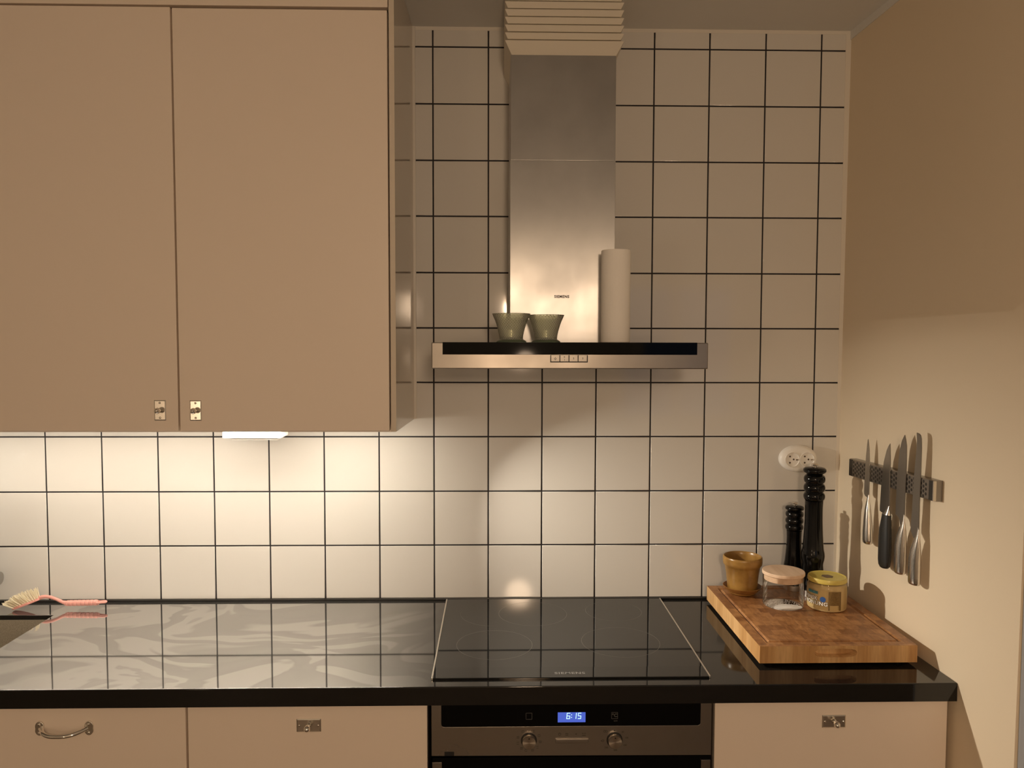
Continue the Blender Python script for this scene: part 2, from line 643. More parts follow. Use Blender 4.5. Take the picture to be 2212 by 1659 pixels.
b = B()
b.hexa([(wx(0, 0), 0.0, 0), (wx(YE, 0), YE, 0), (wx(YE, 0) + 0.12, YE, 0), (wx(0, 0) + 0.12, 0.0, 0),
        (wx(0, ZC), 0.0, ZC), (wx(YE, ZC), YE, ZC), (wx(YE, ZC) + 0.12, YE, ZC), (wx(0, ZC) + 0.12, 0.0, ZC)])
obj('wall_right', b, M_WALL, kind='structure')
b = B()
b.box(wx(YE, 1) + 0.0045, wx(YE, 1) + 0.16, YE - 0.02, YE - 0.0005, 0, 2.2, 0.002)
obj('trim_1', b, M_JAMB, kind='structure')
b = B()
zt = 2.4635
b.hexa([(wx(0, zt) - 0.003, -0.0002, zt), (wx(YE, zt) - 0.003, YE, zt + 0.012), (wx(YE, zt) - 0.0002, YE, zt + 0.012), (wx(0, zt) - 0.0002, -0.0002, zt),
        (wx(0, ZC) - 0.003, -0.0002, ZC), (wx(YE, ZC) - 0.003, YE, ZC), (wx(YE, ZC) - 0.0002, YE, ZC), (wx(0, ZC) - 0.0002, -0.0002, ZC)])
obj('trim_2', b, M_CEIL, kind='structure')

# the pendant over the table behind the photographer
pl_ = thing('pendant_lamp', 'brass pendant lamp with a shallow metal shade hanging behind the viewer', 'lamp', LAMP)
b = B()
b.lathe([(0, 0.150), (0.05, 0.140), (0.105, 0.110), (0.145, 0.075), (0.147, 0.077), (0.106, 0.113), (0.05, 0.144), (0, 0.154)], LAMP, 40)
obj('shade', b, mat('shade_metal', (0.20, 0.16, 0.11), 0.5), pl_, 60)
b = B()
b.tube([(LAMP[0], LAMP[1], LAMP[2] + 0.1545), (LAMP[0], LAMP[1], ZC - 0.001)], 0.004, 8)
obj('cord', b, M_BLACKPL, pl_, 60)

# window at dusk in the rear wall, behind the photographer
b = B()
for x0, x1, z0, z1 in ((1.15, 1.22, 0.95, 2.15), (2.13, 2.20, 0.95, 2.15), (1.22, 2.13, 2.08, 2.15), (1.22, 2.13, 0.95, 1.02), (1.65, 1.70, 1.02, 2.08)):
    b.box(x0, x1, -4.2998, -4.26, z0, z1, 0.004)
w_ = obj('window_1', b, M_WHITEPL, kind='structure')
b = B()
b.box(1.225, 1.645, -4.2996, -4.295, 1.025, 2.075)
b.box(1.705, 2.125, -4.2996, -4.295, 1.025, 2.075)
obj('pane', b, emit('dusk_sky', (0.42, 0.62, 1.0), 0.3), w_)

# tiled wall: dark grout bed, one object per tile, white caulk along its ends
T = 0.006                                     # tile face stands this proud of the grout bed ends; face at y = 0
b = B()
b.box(-2.7, 1.30, 0.0015, 0.25, 0, ZC)
wall = obj('wall_back', b, M_GROUT, kind='structure')
CX = [-1.5335, -1.3800, -1.2270, -1.0736, -0.9191, -0.7645, -0.6110, -0.4577, -0.3045, -0.1512, 0.0022, 0.1541, 0.3047, 0.4560, 0.6100, 0.7628, 0.9182, 1.0728]
RZ = [2.4333, 2.2804, 2.1277, 1.9758, 1.8210, 1.6681, 1.5165, 1.3642, 1.2100, 1.0568, 0.9035]
J = 0.0019                                    # half a joint
XR, ZT = 1.140, 2.478


def tile_mesh():
    t = B()
    t.box(-0.5, 0.5, 0.0, 0.008, -0.5, 0.5)
    bm = t.bm
    # pillowed, glazed edge: bevel in the tile's own size
    for v in bm.verts:
        v.co.x *= 0.15
        v.co.z *= 0.15
    bmesh.ops.bevel(bm, geom=[e for e in bm.edges if all(v.co.y < 0.001 for v in e.verts)], offset=0.0016, segments=2, profile=0.6, affect='EDGES')
    me = bpy.data.meshes.new('tile')
    bm.to_mesh(me)
    bm.free()
    for p in me.polygons:
        p.use_smooth = True
    me.materials.append(M_TILE)
    o = bpy.data.objects.new('tile', me)
    COL.objects.link(o)
    wn = o.modifiers.new('weighted_normals', 'WEIGHTED_NORMAL')
    wn.mode = 'FACE_AREA'
    wn.weight = 100
    me2 = bpy.data.meshes.new_from_object(o.evaluated_get(bpy.context.evaluated_depsgraph_get()))
    bpy.data.objects.remove(o)
    me2.name = 'tile'
    return me2


TM = tile_mesh()
for i in range(len(CX)):
    x0 = CX[i] + J
    x1 = (CX[i + 1] - J) if i + 1 < len(CX) else XR
    for j in range(-1, 10):
        z1 = (RZ[j] - J) if j >= 0 else ZT
        z0 = RZ[j + 1] + J if j + 1 <= 10 else 0
        if j == 9:
            z0 = 0.9062
        a0, a1 = x0, x1
        if z0 > 1.40 and x1 < -0.045:
            continue                           # behind the wall cabinet
        if i == 9 and z0 > 1.40:
            a0 = -0.047
        if i == 9 and j == 6:
            pass
        o = bpy.data.objects.new('tile', TM)
        COL.objects.link(o)
        o.parent = wall
        o.location = ((a0 + a1) / 2, 0, (z0 + z1) / 2)
        o.scale = ((a1 - a0) / 0.15, 1, (z1 - z0) / 0.15)
        o.rotation_euler = (random.gauss(0, 0.0010), 0, random.gauss(0, 0.0010))
b = B()
b.prism([(XR - 0.0005, 0.906), (wx(0, 0.906), 0.906), (wx(0, ZC), ZC), (XR - 0.0005, ZC)], -0.0006, 0.006, 'XZ')
obj('caulk', b, M_CAULK, wall)
b = B()
b.box(-0.05, XR, -0.0004, 0.006, ZT - 0.0005, ZC)
obj('caulk', b, M_CAULK, wall)
b = B()
b.box(-0.0535, -0.0455, -0.0035, 0.006, 1.4142, ZC, 0.001)
obj('caulk', b, M_CAULK, wall)

# ---------------------------------------------------------------- worktop
ZW, YF = 0.90, -0.5605
WB = 0.860
wt = thing('worktop', 'long polished black stone worktop with a square front edge running under hob and board', 'worktop', (0.1, -0.28, WB))
b = B()
t = bmesh.new()
xs = [-2.0, -1.52, -1.004, None]
ys = [YF, -0.49, -0.108, -0.0005]
grid = {}
for j, y in enumerate(ys):
    for i, x in enumerate(xs):
        grid[i, j] = t.verts.new((x if x is not None else wx(y, ZW) - 0.0008, y, WB))
for i in range(3):
    for j in range(3):
        if (i, j) != (1, 1):
            t.faces.new((grid[i, j], grid[i + 1, j], grid[i + 1, j + 1], grid[i, j + 1]))
r = bmesh.ops.extrude_face_region(t, geom=t.faces[:])
for v in r['geom']:
    if isinstance(v, bmesh.types.BMVert):
        v.co.z = ZW
bmesh.ops.recalc_face_normals(t, faces=t.faces[:])
ed = [e for e in t.edges if all(v.co.z > ZW - 1e-6 for v in e.verts) and len([f for f in e.link_faces if abs(f.normal.z) < 0.5]) == 1]
bmesh.ops.bevel(t, geom=ed, offset=0.0022, segments=3, profile=0.5, affect='EDGES')
b._take(t)
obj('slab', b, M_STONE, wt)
b = B()
b.box(-2.0, 1.140, -0.0085, -0.0007, ZW, ZW + 0.0065, 0.0015)
obj('sealant_strip', b, M_SEAL, wt)

# sink and tap at the left edge of the picture
sk = thing('kitchen_sink', 'steel undermount kitchen sink set in the black worktop behind the dish brush', 'sink', (-1.26, -0.3, 0.68))
b = B()
t = bmesh.new()
x0, x1, y0, y1, z0, z1 = -1.5185, -1.0055, -0.4885, -0.1095, 0.70, ZW - 0.012
v = [t.verts.new(p) for p in ((x0, y0, z1), (x1, y0, z1), (x1, y1, z1), (x0, y1, z1), (x0 + .01, y0 + .01, z0), (x1 - .01, y0 + .01, z0), (x1 - .01, y1 - .01, z0), (x0 + .01, y1 - .01, z0))]
for f in ((4, 5, 6, 7), (0, 1, 5, 4), (1, 2, 6, 5), (2, 3, 7, 6), (3, 0, 4, 7)):
    t.faces.new([v[i] for i in f])
bmesh.ops.bevel(t, geom=[e for e in t.edges if len(e.link_faces) == 2], offset=0.02, segments=4, profile=0.5, affect='EDGES')
r = bmesh.ops.solidify(t, geom=t.faces[:], thickness=0.0012)
b._take(t)
obj('basin', b, M_SINK, sk)
b = B()
b.lathe([(0, 0.682), (0.04, 0.682), (0.044, 0.684), (0.03, 0.6835), (0, 0.683)], (-1.26, -0.3, 0.0), 24)
obj('drain', b, M_CHROME, sk)
tp = thing('kitchen_tap', 'grey steel kitchen tap with its round end just showing at the left edge', 'tap', (-1.215, -0.062, ZW))
b = B()
b.lathe([(0, 0), (0.028, 0), (0.028, 0.006), (0.022, 0.010), (0.022, 0.16), (0.018, 0.17), (0, 0.17)], (-1.215, -0.062, ZW), 28)
obj('body', b, mat('tap_steel', (0.45, 0.45, 0.44), 0.3, 1.0), tp)
b = B()
b.lathe([(0, 0), (0.0190, 0), (0.0195, 0.002), (0.0195, 0.020), (0.0175, 0.0235), (0, 0.024)], (-1.1935, -0.062, 0.986), 28, 'X')
obj('valve_knob', b, bpy.data.materials['tap_steel'], tp)
b = B()
b.tube([(-1.215, -0.062, 1.06), (-1.215, -0.062, 1.20), (-1.215, -0.085, 1.27), (-1.215, -0.14, 1.295), (-1.215, -0.20, 1.27), (-1.215, -0.22, 1.22)], 0.011, 14)
obj('spout', b, bpy.data.materials['tap_steel'], tp)

# ---------------------------------------------------------------- base cabinets
YD = -0.548


def handle_plate(front, cx, cz, w, h, ballz=None):
    """chrome back plate with a ball knob on a stem and two screws"""
    y = front['_y']
    b = B()
    t = bmesh.new()
    e = 0.0022
    pts = []
    for dy, ins in ((0, 0), (-0.0016, 0), (-0.0030, 0.0022)):
        pts.append([t.verts.new((cx + sx * (w / 2 - ins), y + dy, cz + sz * (h / 2 - ins))) for sx, sz in ((-1, -1), (1, -1), (1, 1), (-1, 1))])
    for a, c in zip(pts, pts[1:]):
        for i in range(4):
            t.faces.new((a[i], a[(i + 1) % 4], c[(i + 1) % 4], c[i]))
    t.faces.new(pts[-1])
    t.faces.new(pts[0][::-1])
    bmesh.ops.recalc_face_normals(t, faces=t.faces[:])
    b._take(t)
    obj('back_plate', b, M_PLATE, front, sharp=20)
    b = B()
    prof = [(0.0055, 0.0025), (0.0050, 0.0032), (0.0036, 0.006), (0.0034, 0.009), (0.0040, 0.0105), (0.0058, 0.0125), (0.0068, 0.0155), (0.0070, 0.0178), (0.0064, 0.0208), (0.0046, 0.0236), (0.0022, 0.0249), (0, 0.0252)]
    b.lathe(prof, (cx, y, cz), 28, 'Y')
    obj('knob', b, M_CHROME, front, sharp=60)
    for s in (-1, 1):
        b = B()
        p = (cx + (s * (w / 2 - 0.0058) if w > h else 0), y - 0.0030, cz + (0 if w > h else s * (h / 2 - 0.0062)))
        b.lathe([(0.0026, -0.0002), (0.0025, 0.0004), (0.0014, 0.0011), (0, 0.0012)], p, 14, 'Y')
        obj('screw', b, M_CHROME, front, sharp=60)


def front_panel(name, x0, x1, z0, z1, y, th, parent, m=M_DOOR):
    b = B()
    b.box(x0, x1, y, y + th, z0, z1, 0.0022, 2)
    o = obj(name, b, m, parent)
    o['_y'] = y
    return o


def carcass(x0, x1, parent):
    b = B()
    b.box(x0, x1, YD + 0.0215, -0.003, 0.10, 0.8585 - 0.0001)
    b.box(x0, x1, YD + 0.07, -0.01, 0.0, 0.10)
    return obj('carcass', b, M_DARKGAP, parent)


c1 = thing('base_cabinet', 'beige base cabinet under the sink side with a bow handle on its drawer', 'cabinet', (-0.73, -0.28, 0))
# carcass of the sink unit stays below the basin
b = B()
b.box(-0.980, -0.482, YD + 0.0215, -0.003, 0.10, 0.8584)
b.box(-0.980, -0.482, YD + 0.07, -0.01, 0.0, 0.10)
obj('carcass', b, M_DARKGAP, c1)
d = front_panel('drawer', -0.985, -0.4825, 0.600, 0.8568, YD, 0.02, c1)
front_panel('door', -0.985, -0.4825, 0.105, 0.596, YD, 0.02, c1)
# bow handle on two rounded feet
for s, cx in ((-1, -0.7875), (1, -0.6845)):
    b = B()
    pl = []
    for k in range(28):
        a = 2 * PI * k / 28
        x = 0.0105 * math.cos(a)
        z = 0.0155 * math.sin(a)
        n_ = 1 - 0.16 * math.exp(-((math.sin(a)) / 0.28) ** 2)
        pl.append((cx + x * n_, 0.8125 + z))
    b.prism(pl, YD - 0.0035, YD, 'XZ', 0.0012, 2)
    obj('handle_foot', b, M_PLATE, d, sharp=60)
    for z in (0.8215, 0.8035):
        b = B()
        b.lathe([(0.0036, -0.0002), (0.0034, 0.0010), (0.0020, 0.0022), (0, 0.0026)], (cx, YD - 0.0034, z), 16, 'Y')
        obj('screw', b, M_CHROME, d, sharp=60)
b = B()
pp, rr = [], []
for k in range(25):
    u = -1 + 2 * k / 24
    pp.append((-0.736 + 0.0475 * u, YD - 0.003 - 0.026 * (1 - abs(u) ** 3.2), 0.8118 - 0.0045 * (1 - u * u)))
    rr.append(0.0046 - 0.0008 * (1 - abs(u)) + (0.0012 if abs(u) > 0.93 else 0))
b.tube(pp, rr, 14)
obj('handle', b, M_CHROME, d, sharp=60)

c2 = thing('base_cabinet', 'beige base cabinet left of the oven with a chrome ball knob on its drawer', 'cabinet', (-0.22, -0.28, 0))
carcass(-0.478, 0.0285, c2)
d = front_panel('drawer', -0.4785, 0.0290, 0.600, 0.8568, YD, 0.02, c2)
front_panel('door', -0.4785, 0.0290, 0.105, 0.596, YD, 0.02, c2)
handle_plate(d, -0.2224, 0.8140, 0.0515, 0.0285)
c3 = thing('base_cabinet', 'beige base cabinet right of the oven beside the wall under the board', 'cabinet', (0.90, -0.28, 0))
carcass(0.6465, 1.140, c3)
d = front_panel('drawer', 0.6462, 1.1535, 0.600, 0.8568, YD, 0.02, c3)
front_panel('door', 0.6462, 1.1535, 0.105, 0.596, YD, 0.02, c3)
handle_plate(d, 0.9046, 0.8128, 0.0515, 0.0280)

# ---------------------------------------------------------------- oven
YO = -0.556
ov = thing('built_in_oven', 'built-in steel oven with black glass strip and lit blue clock under the worktop', 'oven', (0.3375, -0.28, 0.25))
b = B()
b.box(0.045, 0.630, YO + 0.022, -0.03, 0.26, 0.858)
obj('body', b, M_BLACKPL, ov)
b = B()
ol = [(0.0383, 0.7475), (0.6375, 0.7440), (0.6375, 0.8590), (0.6135, 0.8590), (0.6135, 0.8160)]
for k in range(1, 6):
    a = PI / 2 * k / 6
    ol.append((0.6135 - 0.006 * (1 - math.cos(a)), 0.8160 - 0.006 * math.sin(a)))
ol.append((0.6070, 0.8098))
ol.append((0.0665, 0.8106))
for k in range(1, 6):
    a = PI / 2 * k / 6
    ol.append((0.0595 + 0.006 * (1 - math.sin(a)), 0.8165 - 0.006 * math.cos(a) + 0.0001))
ol += [(0.0595, 0.8180), (0.0595, 0.8590), (0.0383, 0.8590)]
b.prism(ol, YO, YO + 0.02, 'XZ', 0.0010, 2)
fascia = obj('steel_fascia', b, M_OVENST, ov)
b = B()
b.box(0.0600, 0.6130, YO + 0.0006, YO + 0.018, 0.8085, 0.859)
gp = obj('control_glass', b, M_BLACKGL, ov)
# clock: blue backlight with 6:15
b = B()
b.box(0.3073, 0.3665, YO - 0.0002, YO + 0.0008, 0.8190, 0.8404)
obj('clock_screen', b, M_LCD, gp)


def seg7(b, x, z, w, h, segs, s=0.0016, y=YO - 0.0002):
    """slanted seven-segment digit, lower left corner at x, z"""
    def bar(u0, v0, u1, v1):
        sl = 0.10
        q = []
        for u, v in ((u0, v0), (u1, v0), (u1, v1), (u0, v1)):
            q.append((x + u + sl * v, z + v))
        b.prism(q, y - 0.0004, y, 'XZ')
    m = h / 2
    D = dict(a=(s * .3, h - s, w - s * .3, h), g=(s * .3, m - s / 2, w - s * .3, m + s / 2), d=(s * .3, 0, w - s * .3, s),
             f=(0, m + .0002, s, h - .0003), b=(w - s, m + .0002, w, h - .0003), e=(0, .0003, s, m - .0002), c=(w - s, .0003, w, m - .0002))
    for k in segs:
        bar(*D[k])


b = B()
seg7(b, 0.3252, 0.8262, 0.0080, 0.0135, 'afgedc')
seg7(b, 0.3402, 0.8262, 0.0064, 0.0135, 'bc')
seg7(b, 0.3494, 0.8262, 0.0074, 0.0135, 'afgcd')
for z in (0.8288, 0.8345):
    b.box(0.3358, 0.3376, YO - 0.0006, YO - 0.0002, z, z + 0.0018)
obj('clock_digits', b, M_DIGIT, gp)
b = B()
for (x0, x1, z0, z1) in ((0.2392, 0.2526, 0.8390, 0.8398), (0.2392, 0.2526, 0.8256, 0.8264), (0.2392, 0.2400, 0.8256, 0.8398), (0.2518, 0.2526, 0.8256, 0.8398),
                         (0.4222, 0.4357, 0.8390, 0.8398), (0.4222, 0.4357, 0.8252, 0.8260), (0.4222, 0.4230, 0.8252, 0.8398), (0.4349, 0.4357, 0.8252, 0.8398)):
    b.box(x0, x1, YO + 0.0003, YO + 0.0008, z0, z1)
    if x0 == 0.2518 or x0 == 0.4349:
        obj('touch_field', b, M_PRINTD, gp)
        b = B()
b = B()
b.text('°C', 0.0105, face_y(0.4290, YO + 0.0006, 0.8325), 0.0002, 0.0002)
b.text('auto', 0.0045, face_y(0.4312, YO + 0.0006, 0.8212), 0.0002)
obj('touch_symbol', b, M_PRINTD, gp, kind='stuff')
# knobs, steel bar, printed marks
for cx, cz in ((0.2458, 0.7799), (0.4291, 0.7797)):
    b = B()
    b.ring((cx, YO - 0.0001, cz), 0.0160, 0.0022, 40, 'Y', 0.0004)
    obj('knob_gap', b, M_PRINT, fascia)
    b = B()
    b.lathe([(0.0148, -0.0005), (0.0148, 0.0105), (0.0140, 0.0118), (0.0, 0.0118)], (cx, YO, cz), 40, 'Y')
    kb = obj('dial', b, steel('dial_steel', (0.46, 0.41, 0.35), 0.3, 0.85, 'Y', False), ov)
    b = B()
    b.lathe([(0.0017, 0.0), (0.0017, 0.0003), (0, 0.0003)], (cx, YO - 0.0117, cz + 0.0095), 14, 'Y')
    obj('pointer_dot', b, M_PRINT, kb)
b = B()
b.box(0.3027, 0.3731, YO - 0.0035, YO + 0.001, 0.7743, 0.7834, 0.001)
obj('rocker_bar', b, M_OVENST, ov)
b = B()
for txt, ang in (('50', 42), ('100', 80), ('150', 122), ('200', 176), ('250', 222)):
    a = math.radians(ang)
    b.text(txt, 0.0052, face_y(0.4291 + 0.0262 * math.sin(a), YO, 0.7797 + 0.0228 * math.cos(a)), 0.00015)
b.lathe([(0.0012, 0), (0.0012, 0.0002), (0, 0.0002)], (0.4291, YO, 0.8003), 12, 'Y')
b.lathe([(0.0010, 0), (0.0010, 0.0002), (0, 0.0002)], (0.2458, YO, 0.8003), 12, 'Y')
for cx, cz in ((0.4075, 0.7985), (0.4040, 0.7780), (0.4115, 0.7985)):
    b.ring((cx, YO, cz), 0.0022, 0.0006, 14, 'Y', 0.0002)
b.box(0.3995, 0.4025, YO - 0.0002, YO + 0.0001, 0.7770, 0.7778)
for k, ang in enumerate((-32, -72, -105, -140, -165, 25, 62, 98, 132, 162)):
    a = math.radians(ang)
    cx, cz = 0.2458 + 0.0245 * math.sin(a), 0.7799 + 0.0225 * math.cos(a)
    s = 0.0024
    for e in ((cx - s, cx + s, cz + s - .0005, cz + s), (cx - s, cx + s, cz - s, cz - s + .0005), (cx - s, cx - s + .0005, cz - s, cz + s), (cx + s - .0005, cx + s, cz - s, cz + s)):
        if k % 3 != 2 or e[1] - e[0] > 0.003:
            b.box(e[0], e[1], YO - 0.0002, YO + 0.0001, e[2], e[3])
    if k % 2:
        b.box(cx - .0014, cx + .0014, YO - 0.0002, YO + 0.0001, cz - .0003, cz + .0003)
b.ring((0.3115, YO, 0.7930), 0.0027, 0.0006, 18, 'Y', 0.0002)
b.box(0.3112, 0.3117, YO - 0.0002, YO + 0.0001, 0.7930, 0.7952)
for x0, x1, z in ((0.3235, 0.3300, 0.7942), (0.3235, 0.3300, 0.7910), (0.3450, 0.3482, 0.7930), (0.3595, 0.3625, 0.7945), (0.3640, 0.3672, 0.7945), (0.3595, 0.3672, 0.7900)):
    b.box(x0, x1, YO - 0.0002, YO + 0.0001, z - 0.0004, z + 0.0004)
b.box(0.3463, 0.3468, YO - 0.0002, YO + 0.0001, 0.7915, 0.7945)
obj('printed_symbols', b, M_PRINT, fascia, kind='stuff')
b = B()
b.box(0.0660, 0.0864, YO - 0.0006, YO + 0.001, 0.7480, 0.7570)
obj('dark_sticker', b, M_BLACKPL, fascia)
# oven door below
b = B()
b.box(0.0400, 0.6360, YO + 0.004, YO + 0.02, 0.30, 0.7415)
dr = obj('door', b, M_BLACKGL, ov)
for x0, x1 in ((0.0395, 0.0605), (0.6160, 0.6365)):
    b = B()
    b.box(x0, x1, YO, YO + 0.012, 0.31, 0.7335, 0.0012)
    obj('door_edge_strip', b, M_OVENST, dr)

# ---------------------------------------------------------------- hob
hb = thing('induction_hob', 'frameless black glass induction hob with bright side trims set in the worktop', 'hob', (0.339, -0.27, ZW))
b = B()
x0, x1, y0, y1 = 0.0395, 0.6385, -0.5283, -0.0095
t = bmesh.new()
prof = [(y1, ZW + 0.0003), (y1, ZW + 0.0050), (-0.4752, ZW + 0.0050), (-0.5265, ZW + 0.0044), (y0, ZW + 0.0036), (y0, ZW + 0.0003)]
a = [t.verts.new((x0, y, z)) for y, z in prof]
c = [t.verts.new((x1, y, z)) for y, z in prof]
t.faces.new(a)
t.faces.new(c[::-1])
for i in range(len(prof)):
    j = (i + 1) % len(prof)
    t.faces.new((a[i], c[i], c[j], a[j]))
bmesh.ops.recalc_face_normals(t, faces=t.faces[:])
b._take(t)
glass = obj('glass_plate', b, M_HOB, hb, sharp=0.5)
for x0, x1, y0 in ((0.0358, 0.0393, -0.5283), (0.6387, 0.6422, -0.5283)):
    b = B()
    b.box(x0, x1, y0, -0.0095, ZW + 0.0002, ZW + 0.0056, 0.0006)
    obj('side_trim', b, M_ALU, hb)
ZH = ZW + 0.00502
b = B()
b.ring((0.172, -0.342, ZH), 0.0905, 0.0007, 90, 'Z', 0.00006)
b.ring((0.274, -0.130, ZH), 0.0905, 0.0007, 90, 'Z', 0.00006)
b.ring((0.4925, -0.114, ZH), 0.0750, 0.0007, 80, 'Z', 0.00006)
b.ring((0.477, -0.330, ZH), 0.0940, 0.0007, 90, 'Z', 0.00006)
# oval extension of the rear left zone
pts = []
for k in range(40):
    a0 = math.radians(90 + 180 * k / 39)
    pts.append((0.171 + 0.0890 * math.cos(a0), -0.130 + 0.0905 * math.sin(a0)))
for (xa, ya), (xb, yb) in zip(pts, pts[1:]):
    d_ = Vector((xb - xa, yb - ya, 0)).normalized() * 0.00035
    n_ = Vector((-d_.y, d_.x, 0))
    b.hexa([(xa + n_.x, ya + n_.y, ZH), (xb + n_.x, yb + n_.y, ZH), (xb - n_.x, yb - n_.y, ZH), (xa - n_.x, ya - n_.y, ZH),
            (xa + n_.x, ya + n_.y, ZH + .00006), (xb + n_.x, yb + n_.y, ZH + .00006), (xb - n_.x, yb - n_.y, ZH + .00006), (xa - n_.x, ya - n_.y, ZH + .00006)])
obj('zone_ring', b, mat('zone_print', (0.10, 0.09, 0.075), 0.5), glass, kind='stuff')
b = B()
b.text('SIEMENS', 0.0165, lambda u, v, t: Vector((0.3373 + u, -0.5070 + v * 0.9, ZW + 0.0047 + t)), 0.0001, 0.0004, 1.12)
obj('lettering', b, M_PRINTG, glass)

# ---------------------------------------------------------------- wall cabinet
YC = -0.355
wc = thing('wall_cabinet', 'tall beige two-door wall cabinet at upper left with small chrome knobs', 'cabinet', (-0.56, -0.17, 1.414))
b = B()
b.hexa([(-0.0680, -0.0012, 1.4142), (-0.0700, YC, 1.4192), (-0.0578, YC, 1.4192), (-0.0530, -0.0012, 1.4142),
        (-0.0680, -0.0012, ZC - .0005), (-0.0700, YC, ZC - .0005), (-0.0578, YC, ZC - .0005), (-0.0530, -0.0012, ZC - .0005)])
obj('side_panel', b, M_SIDE, wc)
b = B()
b.box(-1.072, -0.0685, YC + 0.0225, -0.0015, 1.416, 1.432)
b.box(-1.072, -0.0685, YC + 0.0225, -0.0015, 2.47, ZC - .0005)
b.box(-1.072, -1.056, YC + 0.0225, -0.0015, 1.432, 2.47)
b.box(-1.056, -0.0685, -0.012, -0.0015, 1.432, 2.47)
b.box(-0.575, -0.545, YC + 0.15, -0.012, 1.432, 2.47)
b.box(-0.090, -0.0705, YC + 0.15, -0.012, 1.432, 2.47)
obj('carcass', b, M_DOOR, wc)
front_panel('top_panel', -1.072, -0.0720, 2.3885, ZC - .001, YC, 0.02, wc)
d = front_panel('door', -1.072, -0.5628, 1.4208, 2.3845, YC, 0.02, wc)
handle_plate(d, -0.6035, 1.4693, 0.0270, 0.0470)
d = front_panel('door', -0.5592, -0.0735, 1.4208, 2.3825, YC, 0.02, wc)
handle_plate(d, -0.5216, 1.4688, 0.0270, 0.0470)

# LED strip lamp under the wall cabinet: glowing strip close behind the doors, white switch box behind it
lp_ = thing('under_cabinet_lamp', 'white under-cabinet lamp box with a glowing strip, below the right door of the wall cabinet', 'lamp', (-0.443, -0.16, 1.4155))
b = B()
b.box(-0.5165, -0.3695, -0.200, -0.1265, 1.3840, 1.4155, 0.003, 3)
b.box(-0.4945, -0.3795, -0.193, -0.135, 1.3795, 1.3842, 0.0015, 2)
obj('switch_box', b, M_WHITEPL, lp_)
b = B()
b.box(-1.50, -0.088, -0.2425, -0.2065, 1.4135, 1.4155, 0.0005, 1)
b.box(-0.0895, -0.0880, -0.2425, -0.2065, 1.4085, 1.4155, 0.0003, 1)
b.box(-1.50, -1.4985, -0.2425, -0.2065, 1.4085, 1.4155, 0.0003, 1)
obj('strip_housing', b, M_WHITEPL, lp_)
b = B()
b.box(-1.498, -0.6205, -0.2420, -0.2070, 1.4085, 1.4133, 0.0015, 2)
obj('light_strip', b, M_LED, lp_)
b = B()
b.box(-0.6200, -0.090, -0.2420, -0.2070, 1.4085, 1.4133, 0.0015, 2)
obj('light_strip', b, M_LEDR, lp_)
# area light added at the strip's right end to brighten the right wall
li = bpy.data.lights.new('end_fill_light', 'AREA')
li.shape = 'RECTANGLE'
li.size = 0.034
li.size_y = 0.004
li.energy = END_FILL_POWER
li.color = LED_COLOR
li.spread = math.radians(94)
lo = bpy.data.objects.new('end_fill_light', li)
COL.objects.link(lo)
lo.parent = lp_
lo.location = (-0.0870 + 0.443, -0.2245 + 0.16, 1.4106 - 1.4155)
lo.rotation_euler = Vector((1.0, -0.20, -0.60)).to_track_quat('-Z', 'Y').to_euler()

# ---------------------------------------------------------------- cooker hood
hd = thing('cooker_hood', 'wall-mounted steel cooker hood with tall square chimney and black glass front strip', 'hood', (0.3365, -0.25, 1.571))
HX0, HX1, HY, HZ0, HZ1 = 0.0356, 0.6370, -0.487, 1.5708, 1.6278
b = B()
b.box(HX0, HX1, HY, -0.012, HZ0, HZ1, 0.0022, 3)
cn = obj('canopy', b, M_STEELF, hd)
b = B()
b.box(0.0595, 0.6128, HY - 0.0008, HY + 0.004, 1.6017, HZ1 + 0.0006, 0.0005)
obj('glass_strip', b, M_BLACKGL, hd)
b = B()
b.box(0.2926, 0.3743, HY - 0.0005, HY + 0.002, 1.5848, 1.6010)
bp = obj('button_panel', b, M_PRINT, hd)
sym = []
for k in range(4):
    xa = 0.2943 + k * 0.01985
    b = B()
    b.box(xa, xa + 0.0183, HY - 0.0016, HY, 1.5869, 1.6006, 0.0005)
    bt = obj('button', b, M_BUTTON, bp)
    b = B()
    cx, cz = xa + 0.0092, 1.5936
    f = HY - 0.0015
    if k == 0:
        b.ring((cx, f, cz - 0.0008), 0.0017, 0.0008, 16, 'Y', 0.0002)
        b.box(cx - .0003, cx + .0003, f - .0002, f, cz + 0.0010, cz + 0.0030)
        b.box(cx - .0030, cx - .0017, f - .0002, f, cz - 0.0004, cz + 0.0002)
        b.box(cx + .0017, cx + .0030, f - .0002, f, cz - 0.0004, cz + 0.0002)
        b.box(cx - .0012, cx + .0012, f - .0002, f, cz - 0.0034, cz - 0.0028)
    elif k == 1:
        b.text('0', 0.0052, face_y(cx, f, cz + 0.0030), 0.0002, 0.0001)
        b.text('1', 0.0052, face_y(cx, f, cz - 0.0030), 0.0002, 0.0001)
    else:
        b.text(str(k), 0.0056, face_y(cx, f, cz), 0.0002, 0.0001)
    sym.append(b)
for b in sym:
    obj('button_symbol', b, M_PRINT, bp)
YH = -0.2505
b = B()
b.box(0.2095, 0.4672, YH, -0.012, HZ1 - 0.0004, 2.072, 0.0012)
ch = obj('chimney_lower', b, M_STEEL, hd)
b = B()
b.box(0.2105, 0.4668, YH + 0.0013, -0.012, 2.072, 2.3240, 0.0010)
obj('chimney_upper', b, M_STEEL, hd)
b = B()
b.text('SIEMENS', 0.0090, face_y(0.3370, YH - 0.0001, 1.7408), 0.0002, 0.0004, 1.12)
obj('lettering', b, M_PRINT, ch)

